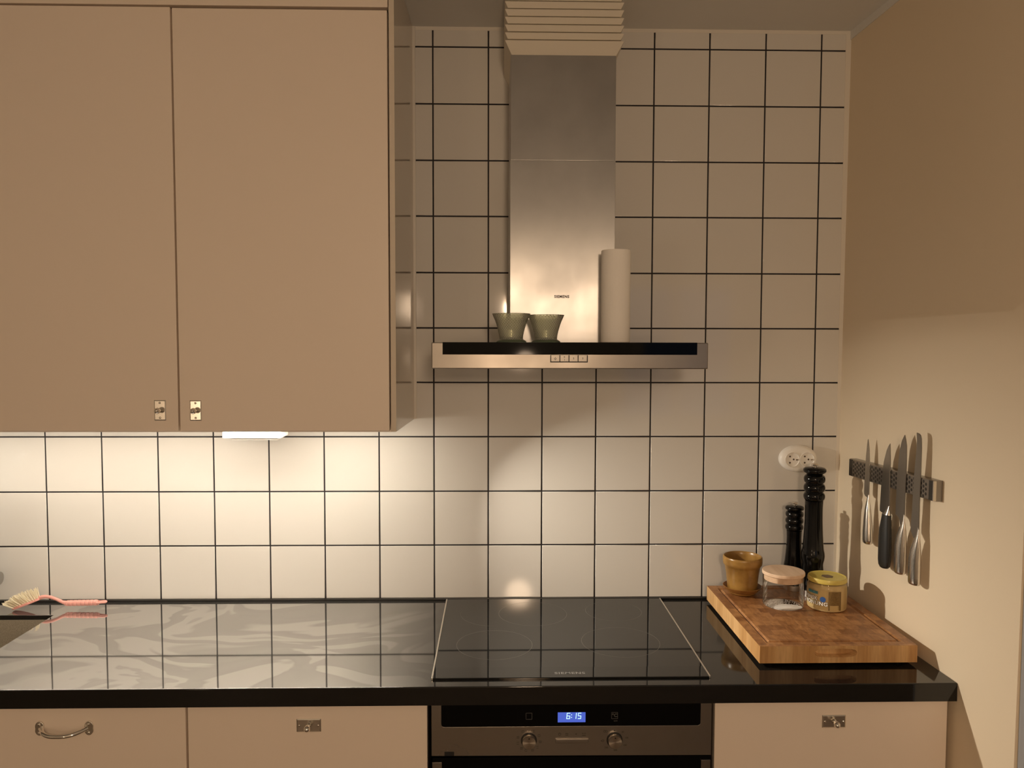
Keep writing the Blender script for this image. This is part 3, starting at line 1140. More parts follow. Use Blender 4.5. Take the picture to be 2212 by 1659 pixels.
# louvred vent housing at the ceiling, wrapped round the chimney top
vg = thing('vent_grille', 'beige louvred vent housing at the ceiling above the hood chimney', 'vent', (0.34, -0.13, 2.3235))
b = B()
b.box(0.2220, 0.4575, -0.2300, -0.0012, 2.346, ZC - 0.0005)
obj('housing', b, M_LOUV, vg)


def louvre(zt, h, ins, zt2=None):
    yb = -0.0012
    X0, X1, Yf = 0.1965, 0.4830, -0.2615
    t = 0.0012
    b = B()
    z0 = zt - h
    b.hexa([(X0 + ins, yb, z0), (X0 + ins, Yf + ins, z0), (X1 - ins, Yf + ins, z0), (X1 - ins, yb, z0),
            (X0, yb, zt), (X0, Yf, zt), (X1, Yf, zt), (X1, yb, zt)])
    b.box(X0, X1, Yf, yb, zt, zt + t, 0.0003, 1)
    return obj('louvre', b, M_LOUV, vg, sharp=15)


louvre(2.3528, 0.0285, 0.0165)
for k in range(1, 8):
    zt_ = 2.3528 + 0.01826 * k
    louvre(zt_, 0.0120, 0.0066)

# ---------------------------------------------------------------- things standing on the hood


def glass_cup(cx, cy, s, label):
    c = thing('glass_candle_cup', label, 'cup', (cx, cy, HZ1), 'pressed glass cups on the hood')
    H, R = 0.0655 * s, 0.0440 * s
    outer = [(0.79, 0.005), (0.80, 0.02), (0.76, 0.055), (0.66, 0.10), (0.605, 0.135), (0.600, 0.18), (0.63, 0.30), (0.68, 0.45), (0.755, 0.62), (0.84, 0.78), (0.93, 0.91), (0.99, 0.985), (1.0, 1.0)]
    b = B()
    n = 72
    # bowl: fine pressed diamond ribs are real relief
    t = bmesh.new()
    rings = []
    body = [(r, h) for r, h in outer if h >= 0.10]
    steps = []
    for (r0, h0), (r1, h1) in zip(body, body[1:]):
        for k in range(3):
            u = k / 3
            steps.append((r0 + (r1 - r0) * u, h0 + (h1 - h0) * u))
    steps.append(body[-1])
    for i, (r, h) in enumerate(steps):
        ring = []
        for k in range(n):
            rib = 0.014 if (k + i) % 2 else -0.014
            if h > 0.95 or h < 0.14:
                rib = 0
            a = 2 * PI * k / n
            ring.append(t.verts.new((cx + (r + rib) * R * math.cos(a), cy + (r + rib) * R * math.sin(a), HZ1 + h * H)))
        rings.append(ring)
    inner = [(0.95, 1.0), (0.92, 0.96), (0.76, 0.72), (0.62, 0.45), (0.53, 0.24), (0.50, 0.17)]
    for r, h in inner:
        rings.append([t.verts.new((cx + r * R * math.cos(2 * PI * k / n), cy + r * R * math.sin(2 * PI * k / n), HZ1 + h * H)) for k in range(n)])
    for a, c_ in zip(rings, rings[1:]):
        for k in range(n):
            t.faces.new((a[k], a[(k + 1) % n], c_[(k + 1) % n], c_[k]))
    t.faces.new(rings[-1])
    bmesh.ops.recalc_face_normals(t, faces=t.faces[:])
    b._take(t)
    obj('bowl', b, M_CUP, c, sharp=60)
    b = B()
    b.lathe([(0, 0.006 * H)] + [(r * R, h * H) for r, h in outer if h <= 0.10] + [(0, 0.10 * H)], (cx, cy, HZ1 + 0.0003), 48)
    obj('foot', b, M_CUPBASE, c, sharp=60)
    b = B()
    b.lathe([(0.985 * R, 0.993 * H), (1.0 * R, 1.004 * H), (0.97 * R, 1.012 * H), (0.945 * R, 1.0 * H)], (cx, cy, HZ1), 60)
    obj('rim', b, M_CUPBASE, c, sharp=60)
    t_ = thing('tealight', 'small aluminium tealight inside the glass cup ' + ('nearer the cabinet' if s == 1.0 else 'in front of the chimney'), 'candle', (cx, cy, HZ1 + 0.2 * H), 'tealights in the glass cups')
    zb_ = HZ1 + 0.185 * H
    b = B()
    b.lathe([(0, 0), (0.0172, 0), (0.0178, 0.0006), (0.0184, 0.0165), (0.0188, 0.0170), (0.0180, 0.0170), (0.0176, 0.014), (0, 0.014)], (cx, cy, zb_), 32)
    obj('metal_cup', b, M_ALU, t_, 40)
    b = B()
    b.lathe([(0, 0.0142), (0.0174, 0.0142), (0.0174, 0.0150), (0, 0.0155)], (cx, cy, zb_), 24)
    obj('wax', b, M_CAULK, t_, 40)
    return c


glass_cup(0.2100, -0.385, 1.0, 'pressed green-grey glass candle cup on the hood, the one nearer the cabinet')
glass_cup(0.2905, -0.370, 0.965, 'pressed green-grey glass candle cup on the hood, in front of the steel chimney')

pr = thing('kitchen_roll', 'white kitchen paper roll standing on the hood beside the chimney', 'paper roll', (0.4585, -0.325, HZ1))
b = B()
b.lathe([(0.019, 0.0), (0.0328, 0.0), (0.0345, 0.0015), (0.0345, 0.2155), (0.0335, 0.2170), (0.019, 0.2170), (0.019, 0.0)], (0.4585, -0.325, HZ1 + 0.0007), 56)
obj('paper', b, M_PAPER, pr)
b = B()
b.lathe([(0.0175, 0.0), (0.0189, 0.0), (0.0189, 0.2165), (0.0175, 0.2165), (0.0175, 0.0)], (0.4585, -0.325, HZ1 + 0.0008), 32)
obj('cardboard_core', b, M_CARD, pr)

# ---------------------------------------------------------------- wall socket
so = thing('wall_socket', 'white oval double wall socket on the tiles behind the tall mill', 'socket', (1.0285, -0.001, 1.303))
b = B()
t = bmesh.new()
n = 64
rings = []
for k_, (s, d_) in enumerate(((1.0, 0.0), (1.0, 0.002), (0.985, 0.006), (0.94, 0.0105), (0.86, 0.0140), (0.76, 0.0155), (0.0, 0.0158))):
    if s == 0:
        rings.append([t.verts.new((1.0285, -0.0006 - d_, 1.3025))])
    else:
        rings.append([t.verts.new((1.0285 + s * 0.0540 * math.copysign(abs(math.cos(2 * PI * k / n)) ** 1.0, math.cos(2 * PI * k / n)), -0.0006 - d_,
                                   1.3025 + s * 0.0385 * math.copysign(abs(math.sin(2 * PI * k / n)) ** 1.0, math.sin(2 * PI * k / n)))) for k in range(n)])
for a, c_ in zip(rings, rings[1:]):
    for k in range(n):
        if len(c_) == 1:
            t.faces.new((a[k], a[(k + 1) % n], c_[0]))
        else:
            t.faces.new((a[k], a[(k + 1) % n], c_[(k + 1) % n], c_[k]))
t.faces.new(rings[0][::-1])
bmesh.ops.recalc_face_normals(t, faces=t.faces[:])
b._take(t)
obj('cover_plate', b, M_WHITEPL, so, sharp=60)
for cx in (1.0079, 1.0497):
    b = B()
    z = 1.3010
    b.lathe([(0.0205, 0.0155), (0.0212, 0.0185), (0.0200, 0.0192), (0.0190, 0.0180), (0.0188, 0.0166), (0, 0.0163)], (cx, -0.0006, z), 44, 'Y')
    ins = obj('socket_insert', b, M_WHITEPL, so, sharp=40)
    for dx, dz in ((-0.0062, 0.0088), (-0.0062, -0.0088), (0.0042, 0.0005)):
        b = B()
        b.lathe([(0.0024, 0.0), (0.0024, 0.0006), (0, 0.0006)], (cx + dx, -0.0006 - 0.0164, z + dz), 14, 'Y')
        obj('pin_hole', b, M_HOLE, ins)
    b = B()
    b.box(cx + 0.0098, cx + 0.0165, -0.0205, -0.0168, z - 0.0022, z + 0.0024, 0.0006)
    obj('earth_clip', b, M_CHROME, ins)

# ---------------------------------------------------------------- chopping board and what stands on it
BZ0, BZ1 = 0.908, 0.947
bd = thing('chopping_board', 'thick end-grain wooden chopping board with a juice groove and a side grip', 'board', (0.947, -0.25, ZW))
BX0, BX1, BY0, BY1 = 0.7685, 1.1270, -0.4700, -0.0320
b = B()
# body with the oblong grip recess cut in its front
t = bmesh.new()
gx, gz, gw, gh, gd = 0.9415, 0.9335, 0.0485, 0.0100, 0.014
pts = []
for k in range(24):
    a = 2 * PI * k / 24
    ex = math.copysign(abs(math.cos(a)) ** 0.5, math.cos(a)) * gw
    ez = math.copysign(abs(math.sin(a)) ** 0.8, math.sin(a)) * gh
    pts.append((gx + ex, gz - 0.003 + ez))
loop = [t.verts.new((x, BY0, z)) for x, z in pts]
rect = [t.verts.new((x, BY0, z)) for x, z in ((BX1, BZ1), (BX0, BZ1), (BX0, BZ0), (BX1, BZ0))]
q4 = [loop[0:7], loop[6:13], loop[12:19], loop[18:24] + [loop[0]]]
for k in range(4):
    # fan each quarter of the recess rim to the matching corner of the front
    L = q4[k]
    for a_, c_ in zip(L, L[1:]):
        t.faces.new((rect[k], a_, c_))
for k in range(4):
    j = (k + 1) % 4
    t.faces.new((rect[k], q4[k][-1], rect[j]))
inn = [t.verts.new((gx + (x - gx) * 0.86, BY0 + gd, gz - 0.003 + (z - gz + 0.003) * 0.7)) for x, z in pts]
for k in range(24):
    t.faces.new((loop[k], loop[(k + 1) % 24], inn[(k + 1) % 24], inn[k]))
t.faces.new(inn)
back = [t.verts.new((v_.co.x, BY1, v_.co.z)) for v_ in rect]
for k in range(4):
    if k != 0:
        t.faces.new((rect[k], rect[(k + 1) % 4], back[(k + 1) % 4], back[k]))
t.faces.new(back)
bmesh.ops.recalc_face_normals(t, faces=t.faces[:])
b._take(t)
body = obj('board_body', b, M_BOARDSIDE, bd, sharp=30)
# top face with the juice groove as real relief
GI0, GI1 = 0.0225, 0.0325
xs = [BX0, BX0 + GI0, BX0 + (GI0 + GI1) / 2, BX0 + GI1, BX1 - GI1, BX1 - (GI0 + GI1) / 2, BX1 - GI0, BX1]
ys = [BY0, BY0 + GI0, BY0 + (GI0 + GI1) / 2, BY0 + GI1, BY1 - GI1, BY1 - (GI0 + GI1) / 2, BY1 - GI0, BY1]
t = bmesh.new()
g = {}
for i, x in enumerate(xs):
    for j, y in enumerate(ys):
        dep = 0.0045 if ((i in (2, 5) and 2 <= j <= 5) or (j in (2, 5) and 2 <= i <= 5)) else 0
        g[i, j] = t.verts.new((x, y, BZ1 - dep))
for i in range(7):
    for j in range(7):
        t.faces.new((g[i, j], g[i + 1, j], g[i + 1, j + 1], g[i, j + 1]))
b = B()
b._take(t)
obj('top_face', b, M_BOARD, bd, sharp=20)
for fx in (BX0 + 0.03, BX1 - 0.03):
    for fy in (BY0 + 0.03, BY1 - 0.03):
        b = B()
        b.lathe([(0, 0), (0.010, 0), (0.011, 0.001), (0.011, BZ0 - ZW - 0.0003), (0, BZ0 - ZW - 0.0003)], (fx, fy, ZW + 0.0002), 20)
        obj('rubber_foot', b, M_BLACKPL, bd)

Z = BZ1 + 0.0003
sa = B()
px_, py_ = 0.8459, -0.0995
sa.lathe([(0, 0), (0.0300, 0), (0.0310, 0.0010), (0.0400, 0.0085), (0.0500, 0.0195), (0.0512, 0.0220), (0.0500, 0.0225), (0.0478, 0.0200), (0.0390, 0.0095), (0.0330, 0.0045), (0, 0.0040)], (px_, py_, Z), 48)
o = obj('pot_saucer', sa, M_SAUCER, None, 60)
tag(o, 'brown glazed saucer under the mustard flower pot', 'saucer')
b = B()
z0 = Z + 0.0045
b.lathe([(0, 0), (0.0365, 0), (0.0380, 0.0015), (0.0400, 0.020), (0.0430, 0.050), (0.0462, 0.0690), (0.0478, 0.0735), (0.0510, 0.0775), (0.0520, 0.0830), (0.0522, 0.0930), (0.0515, 0.0975), (0.0495, 0.0990),
         (0.0470, 0.0975), (0.0455, 0.090), (0.0445, 0.075), (0.0415, 0.050), (0.036, 0.012), (0.034, 0.006), (0, 0.0058)], (px_, py_, z0), 56)
o = obj('flower_pot', b, M_POT, None, 60)
tag(o, 'empty mustard brown glazed ceramic flower pot on its saucer', 'pot')

# glass storage jar with a wooden lid, a little salt inside
jx, jy = 0.923, -0.1938
jr = thing('storage_jar', 'round clear glass storage jar with a pale wooden lid', 'jar', (jx, jy, Z))
b = B()
b.lathe([(0, 0.0002), (0.0480, 0.0002), (0.0505, 0.0028), (0.0510, 0.008), (0.0510, 0.0800), (0.0505, 0.0808), (0.0498, 0.0804)], (jx, jy, Z), 64)
obj('glass_body', b, M_JAR, jr, 60)
b = B()
b.lathe([(0, 0.0668), (0.0478, 0.0668), (0.0482, 0.0675), (0.0482, 0.0808), (0.0500, 0.0810), (0.0520, 0.0816), (0.0532, 0.0830), (0.0532, 0.0890), (0.0524, 0.0906), (0.0505, 0.0912), (0, 0.0912)], (jx, jy, Z), 64)
obj('wooden_lid', b, M_LIDWOOD, jr, 40)
b = B()
t = bmesh.new()
n = 30
top, rings = [], []
for i in range(9):
    r = 0.0455 * i / 8
    ring = []
    for k in range(n):
        a = 2 * PI * k / n
        x, y = 0.006 + 0.78 * r * math.cos(a), -0.0215 + 0.46 * r * math.sin(a)
        h = 0.0008 + 0.0042 * math.exp(-((x - 0.010) / 0.024) ** 2 - ((y + 0.026) / 0.012) ** 2) + 0.0009 * random.random()
        ring.append(t.verts.new((jx + x, jy + y, Z + h)))
        if i == 0:
            break
    rings.append(ring)
for a, c_ in zip(rings, rings[1:]):
    for k in range(n):
        if len(a) == 1:
            t.faces.new((a[0], c_[k], c_[(k + 1) % n]))
        else:
            t.faces.new((a[k], c_[k], c_[(k + 1) % n], a[(k + 1) % n]))
low = [t.verts.new((v_.co.x, v_.co.y, Z + 0.0005)) for v_ in rings[-1]]
for k in range(n):
    t.faces.new((rings[-1][k], low[k], low[(k + 1) % n], rings[-1][(k + 1) % n]))
t.faces.new(low[::-1])
for k in range(420):
    r = 0.045 * math.sqrt(random.random())
    a = 2 * PI * random.random()
    if random.random() < 0.45 and r * math.cos(a) > 0.0:
        continue
    s_ = random.uniform(0.0004, 0.0010)
    c_ = Vector((jx + r * math.cos(a), jy + r * math.sin(a), Z + 0.0006))
    v4 = [t.verts.new(c_ + Vector(p) * s_) for p in ((1, 0, 0), (-0.6, 0.9, 0), (-0.6, -0.9, 0), (0, 0, 1.1))]
    for f in ((0, 1, 2), (0, 1, 3), (1, 2, 3), (2, 0, 3)):
        t.faces.new([v4[i] for i in f])
bmesh.ops.recalc_face_normals(t, faces=t.faces[:])
b._take(t)
o = obj('salt', b, M_SALT, None, 80, kind='stuff')
tag(o, 'last white salt left on the floor of the glass storage jar', 'salt')

# honey jar
hx, hy = 1.030, -0.212
hj = thing('honey_jar', 'squat jar of pale creamed honey with a yellow lid and white lettering', 'jar', (hx, hy, Z))
HR = 0.0480
b = B()
b.lathe([(0, 0.0), (0.0440, 0.0), (0.0472, 0.0030), (HR, 0.0080), (HR, 0.0560), (0.0472, 0.0610), (0.0450, 0.0655), (0.0425, 0.0690), (0, 0.0692)], (hx, hy, Z), 64)
obj('honey_body', b, M_HONEY, hj, 60)
b = B()
b.lathe([(HR + 0.0010, 0.0060), (HR + 0.0012, 0.0100), (HR + 0.0012, 0.0565), (0.0482, 0.0620), (0.0458, 0.0668), (0.0445, 0.0700), (0.0445, 0.0740)], (hx, hy, Z), 64)
obj('glass_wall', b, clear_glass('honey_glass', (0.95, 0.93, 0.88), 0.9, 0.04), hj, 60)
b = B()
b.lathe([(0.0458, 0.0712), (0.0474, 0.0708), (0.0482, 0.0720), (0.0482, 0.0770), (0.0470, 0.0812), (0.0452, 0.0822), (0.0432, 0.0818), (0.0405, 0.0796), (0, 0.0800)], (hx, hy, Z), 64)
lid = obj('lid', b, M_HLID, hj, 40)
b = B()
b.prism([(hx + 0.0155 * math.cos(PI / 3 * k), hy + 0.0155 * math.sin(PI / 3 * k)) for k in range(6)], Z + 0.0799, Z + 0.0804, 'XY')
obj('lid_badge', b, M_HBADGE, lid)
# print wrapped round the jar; angle 0 faces the camera, negative to the left
VA = math.atan2(-2.176 - hy, 0.173 - hx)


def wrap(a0, zc, rad):
    def f(u, v, t):
        a = VA + a0 + u / HR
        r = rad + t
        return Vector((hx + r * math.cos(a), hy + r * math.sin(a), zc + v))
    return f


def patch(b, a0, a1, z0, z1, rad, n=14):
    t = bmesh.new()
    rows = []
    for z in (z0, z1):
        rows.append([t.verts.new((hx + rad * math.cos(VA + math.radians(a0 + (a1 - a0) * k / n)), hy + rad * math.sin(VA + math.radians(a0 + (a1 - a0) * k / n)), z)) for k in range(n + 1)])
    for k in range(n):
        t.faces.new((rows[0][k], rows[0][k + 1], rows[1][k + 1], rows[1][k]))
    b._take(t)


PRN = HR + 0.0014
b = B()
patch(b, 5, 43, 0.9665, 1.0015, PRN)
patch(b, 5, 9, 0.9535, 0.9665, PRN, 3)
patch(b, 36, 43, 0.9535, 0.9665, PRN, 4)
obj('brown_label', b, M_HBROWN, hj, label='brown back label')
b = B()
patch(b, -61, -25, 0.9915, 0.9985, PRN, 12)
obj('teal_band', b, M_HTEAL, hj, label='teal band above the lettering')
b = B()
t = bmesh.new()
vs = []
for k in range(24):
    a = 2 * PI * k / 24
    vs.append(t.verts.new(wrap(math.radians(-10.5), 0.9800, PRN + 0.0006)(0.0070 * math.cos(a), 0.0070 * math.sin(a), 0)))
t.faces.new(vs)
b._take(t)
obj('blue_roundel', b, M_HBLUE, hj, label='blue round mark')
for rad, bold, mt, nm in ((PRN, 0.00085, M_PRINT, 'lettering_outline'), (PRN + 0.0004, 0.00038, M_HWHITE, 'lettering')):
    b = B()
    b.text('SVENSK', 0.0122, wrap(math.radians(-54), 0.9800, rad), 0.00005, bold, 1.14 if bold > .0005 else 1.14)
    b.text('HONUNG', 0.0132, wrap(math.radians(-35), 0.9680, rad), 0.00005, bold, 1.12 if bold > .0005 else 1.12)
    obj(nm, b, mt, hj)


# pepper and salt mills
def mill(cx, cy, tall, label):
    m = thing('pepper_mill', label, 'mill', (cx, cy, Z), 'black lacquered mills')
    if tall:
        base_p = [(0, 0), (0.0290, 0), (0.0296, 0.001), (0.0296, 0.0180), (0, 0.0181)]
        body_p = [(0.0, 0.0183), (0.0290, 0.0183), (0.0298, 0.0200), (0.0285, 0.060), (0.0270, 0.078), (0.0262, 0.086), (0.0272, 0.092), (0.0292, 0.100), (0.0302, 0.109), (0.0296, 0.117), (0.0280, 0.124), (0.0270, 0.130), (0.0258, 0.145), (0.0240, 0.175),
                  (0.0228, 0.205), (0.0226, 0.235), (0.0232, 0.253), (0.0236, 0.2585), (0, 0.2586)]
        head_p = [(0.0, 0.2600), (0.0225, 0.2600)]
        z = 0.2600
        for k in range(3):
            zc = 0.2705 + k * 0.0232
            for a in range(-75, 90, 15):
                head_p.append((0.0205 + 0.0072 * math.cos(math.radians(a)), zc + 0.0112 * math.sin(math.radians(a))))
        head_p += [(0.0200, 0.3300), (0.0232, 0.3325), (0.0278, 0.3350), (0.0298, 0.3395), (0.0290, 0.3440), (0.0250, 0.3475), (0.0170, 0.3492), (0, 0.3496)]
        kn = [(0.0055, 0.3496), (0.0055, 0.3525), (0.0095, 0.3540), (0.0098, 0.3560), (0.0070, 0.3585), (0, 0.3592)]
    else:
        base_p = [(0, 0), (0.0252, 0), (0.0257, 0.001), (0.0257, 0.0150), (0, 0.0151)]
        body_p = [(0.0, 0.0153), (0.0252, 0.0153), (0.0258, 0.017), (0.0245, 0.040), (0.0238, 0.048), (0.0252, 0.056), (0.0262, 0.064), (0.0254, 0.071), (0.0240, 0.078), (0.0218, 0.100), (0.0200, 0.125), (0.0197, 0.145), (0.0202, 0.160), (0.0206, 0.1645), (0, 0.1646)]
        head_p = [(0.0, 0.1660), (0.0195, 0.1660)]
        for k in range(3):
            zc = 0.1740 + k * 0.0178
            for a in range(-75, 90, 15):
                head_p.append((0.0180 + 0.0060 * math.cos(math.radians(a)), zc + 0.0086 * math.sin(math.radians(a))))
        head_p += [(0.0178, 0.2190), (0.0205, 0.2210), (0.0240, 0.2230), (0.0252, 0.2265), (0.0242, 0.2300), (0.0205, 0.2325), (0.0140, 0.2338), (0, 0.2342)]
        kn = [(0.0048, 0.2342), (0.0048, 0.2372), (0.0088, 0.2385), (0.0092, 0.2402), (0.0068, 0.2425), (0, 0.2432)]
    for nm, p, mt in (('base_ring', base_p, M_ALU), ('body', body_p, M_MILL), ('head', head_p, M_MILL), ('top_nut', kn, M_CHROME)):
        b = B()
        b.lathe(p, (cx, cy, Z), 44)
        obj(nm, b, mt, m, 50)
    return m


mill(1.0305, -0.1185, True, 'tall glossy black pepper mill with a ringed head behind the honey jar')
mill(0.9995, -0.0640, False, 'shorter glossy black mill with a ringed head behind the glass jar')

# ---------------------------------------------------------------- knife rack and knives on the right wall


def wp(y, z, off):
    """point standing off the right wall"""
    return Vector((wx(y, z) - off, y, z))


rk = thing('magnetic_knife_rack', 'wall-mounted steel magnetic knife rack with rows of dark round holes', 'knife rack', tuple(wp(-0.29, 1.297, 0.01)))
R0, R1 = -0.1005, -0.4835


def rz(y, s):
    """lower (s=0) and upper (s=1) edge of the bar at y"""
    u = (y - R0) / (R1 - R0)
    return 1.2700 + 0.0070 * u + s * 0.0468


b = B()
t = bmesh.new()
N_ = 22
rings = []
for y in (R0, R1):
    ring = []
    zc, hh = (rz(y, 0) + rz(y, 1)) / 2, (rz(y, 1) - rz(y, 0)) / 2
    for (o_, s_) in ((0.0006, -1), (0.017, -1), (0.0195, -0.95), (0.0205, -0.82), (0.0205, 0.82), (0.0195, 0.95), (0.017, 1), (0.0006, 1)):
        ring.append(t.verts.new(wp(y, zc + s_ * hh, o_)))
    rings.append(ring)
for k in range(8):
    t.faces.new((rings[0][k], rings[0][(k + 1) % 8], rings[1][(k + 1) % 8], rings[1][k]))
t.faces.new(rings[0][::-1])
t.faces.new(rings[1])
bmesh.ops.recalc_face_normals(t, faces=t.faces[:])
b._take(t)
rb = obj('bar', b, M_RACK, rk, 30)


def slab(b, ya, yb, s0, s1, o0, o1):
    P = []
    for o_ in (o0, o1):
        P += [wp(ya, rz(ya, 0) + (rz(ya, 1) - rz(ya, 0)) * s0, o_), wp(yb, rz(yb, 0) + (rz(yb, 1) - rz(yb, 0)) * s0, o_),
              wp(yb, rz(yb, 0) + (rz(yb, 1) - rz(yb, 0)) * s1, o_), wp(ya, rz(ya, 0) + (rz(ya, 1) - rz(ya, 0)) * s1, o_)]
    b.hexa(P)


for ya, yb in ((R0 - 0.001, R0 - 0.018), (R1 + 0.018, R1 + 0.003)):
    b = B()
    slab(b, ya, yb, 0.03, 0.97, 0.019, 0.0209)
    obj('end_band', b, M_RACKDARK, rk)
b = B()
slab(b, R1 + 0.003, R1 - 0.0006, 0.02, 0.98, 0.015, 0.0209)
obj('bright_end', b, M_RACKEND, rk)
b = B()
pitch = 0.0110
k = 0
y = R0 - 0.0245
while y > R1 + 0.022:
    for i in range(4):
        s = 0.145 + i * 0.235 + (0.1175 if k % 2 else -0.005)
        if s > 0.93:
            continue
        z = rz(y, 0) + (rz(y, 1) - rz(y, 0)) * s
        t = bmesh.new()
        vs = [t.verts.new(wp(y + 0.0036 * math.cos(2 * PI * a / 10), z + 0.0038 * math.sin(2 * PI * a / 10), 0.0207)) for a in range(10)]
        vb = [t.verts.new(wp(y + 0.0036 * math.cos(2 * PI * a / 10), z + 0.0038 * math.sin(2 * PI * a / 10), 0.0200)) for a in range(10)]
        t.faces.new(vs)
        for a in range(10):
            t.faces.new((vs[a], vs[(a + 1) % 10], vb[(a + 1) % 10], vb[a]))
        bmesh.ops.recalc_face_normals(t, faces=t.faces[:])
        b._take(t)
    y -= 0.0094
    k += 1
obj('perforation', b, M_RACKDARK, rb, kind='stuff')

OB = 0.0213                                    # blades lie on the rack face


def blade(b, outline, th=0.0022):
    """blade from its outline in (y, z): thin at the cutting edge, thick towards the spine"""
    t = bmesh.new()
    f = [t.verts.new(wp(y, z, OB + th)) for y, z in outline]
    bk = [t.verts.new(wp(y, z, OB)) for y, z in outline]
    t.faces.new(f)
    t.faces.new(bk[::-1])
    n = len(outline)
    for i in range(n):
        t.faces.new((f[i], f[(i + 1) % n], bk[(i + 1) % n], bk[i]))
    bmesh.ops.recalc_face_normals(t, faces=t.faces[:])
    bmesh.ops.bevel(t, geom=[e for e in t.edges if all(v_ in f for v_ in e.verts)], offset=0.0007, segments=1, affect='EDGES')
    b._take(t)


def handle(b, stations, n=18):
    """rounded handle: stations of (y, z, half width, half depth)"""
    t = bmesh.new()
    rings = []
    for y, z, hw, hd in stations:
        rings.append([t.verts.new(wp(y + hw * math.cos(2 * PI * k / n), z, OB + 0.0011 + hd * math.sin(2 * PI * k / n))) for k in range(n)])
    for a, c_ in zip(rings, rings[1:]):
        for k in range(n):
            t.faces.new((a[k], a[(k + 1) % n], c_[(k + 1) % n], c_[k]))
    t.faces.new(rings[0][::-1])
    t.faces.new(rings[-1])
    bmesh.ops.recalc_face_normals(t, faces=t.faces[:])
    b._take(t)


def knife(label, bl, hs, bmat, hmat, extra=None):
    y = sum(p[0] for p in bl) / len(bl)
    k = thing('kitchen_knife', label, 'knife', tuple(wp(y, min(p[1] for p in bl), OB)), 'knives on the magnetic rack')
    b = B()
    blade(b, bl)
    obj('blade', b, bmat, k, 20)
    b = B()
    handle(b, hs)
    obj('handle', b, hmat, k, 60)
    if extra:
        b = B()
        handle(b, extra)
        obj('bolster', b, M_BLADE, k, 60)
    return k


knife('small paring knife with dimpled steel handle, nearest the tiled corner on the rack',
      [(-0.1995, 1.3815), (-0.2035, 1.3700), (-0.2076, 1.3536), (-0.2110, 1.3150), (-0.2125, 1.2762), (-0.2122, 1.2420), (-0.2105, 1.2320), (-0.2020, 1.2310), (-0.1940, 1.2330), (-0.1886, 1.2375), (-0.1882, 1.2450), (-0.1886, 1.2719), (-0.1926, 1.3388), (-0.1960, 1.3660)],
      [(-0.2090, 1.2420, 0.0025, 0.0012), (-0.2085, 1.2300, 0.0042, 0.0022), (-0.2080, 1.2180, 0.0066, 0.0042), (-0.2083, 1.2000, 0.0094, 0.0070), (-0.2095, 1.1750, 0.0124, 0.0092), (-0.2110, 1.1450, 0.0152, 0.0110), (-0.2125, 1.1230, 0.0165, 0.0115), (-0.2128, 1.1150, 0.0150, 0.0105), (-0.2128, 1.1118, 0.0090, 0.006)],
      M_BLADE, M_HANDLE)
knife('knife with a plain black plastic handle, second from the tiled corner',
      [(-0.3042, 1.3837), (-0.3075, 1.3500), (-0.3091, 1.2933), (-0.3110, 1.2420), (-0.3122, 1.2200), (-0.2860, 1.2030), (-0.2800, 1.2075), (-0.2674, 1.2097), (-0.2672, 1.2200), (-0.2700, 1.2668), (-0.2745, 1.3100), (-0.2792, 1.3368), (-0.2900, 1.3650), (-0.2985, 1.3780)],
      [(-0.2985, 1.2075, 0.0152, 0.0085), (-0.2975, 1.1950, 0.0165, 0.0095), (-0.2945, 1.1700, 0.0215, 0.0105), (-0.2945, 1.1500, 0.0230, 0.0110), (-0.2945, 1.1200, 0.0232, 0.0110), (-0.2945, 1.0920, 0.0230, 0.0108), (-0.2945, 1.0800, 0.0205, 0.0100), (-0.2945, 1.0745, 0.0140, 0.0080), (-0.2945, 1.0728, 0.0070, 0.0050)],
      M_BLADE, M_BLACKPL,
      [(-0.3075, 1.2300, 0.0030, 0.0015), (-0.3040, 1.2180, 0.0070, 0.0045), (-0.3010, 1.2095, 0.0115, 0.0075), (-0.3000, 1.2070, 0.0130, 0.0080)])
knife('broad cook knife with a pointed tip and dimpled steel handle, second from the door frame',
      [(-0.3662, 1.4121), (-0.3710, 1.4020), (-0.3753, 1.3883), (-0.3770, 1.3500), (-0.3770, 1.3193), (-0.3765, 1.2700), (-0.3760, 1.2200), (-0.3765, 1.2000), (-0.3600, 1.1960), (-0.3570, 1.2060), (-0.3520, 1.2125), (-0.3460, 1.2155), (-0.3389, 1.2165), (-0.3386, 1.2350), (-0.3393, 1.2774), (-0.3425, 1.3300), (-0.3471, 1.3729), (-0.3560, 1.3980)],
      [(-0.3735, 1.2250, 0.0025, 0.0012), (-0.3725, 1.2100, 0.0048, 0.0022), (-0.3712, 1.1980, 0.0078, 0.0042), (-0.3690, 1.1850, 0.0115, 0.0068), (-0.3660, 1.1680, 0.0150, 0.0095), (-0.3640, 1.1450, 0.0174, 0.0112), (-0.3637, 1.1100, 0.0180, 0.0116), (-0.3637, 1.0860, 0.0178, 0.0114), (-0.3637, 1.0815, 0.0160, 0.0100), (-0.3637, 1.0795, 0.0120, 0.0080)],
      M_BLADED, M_HANDLE)
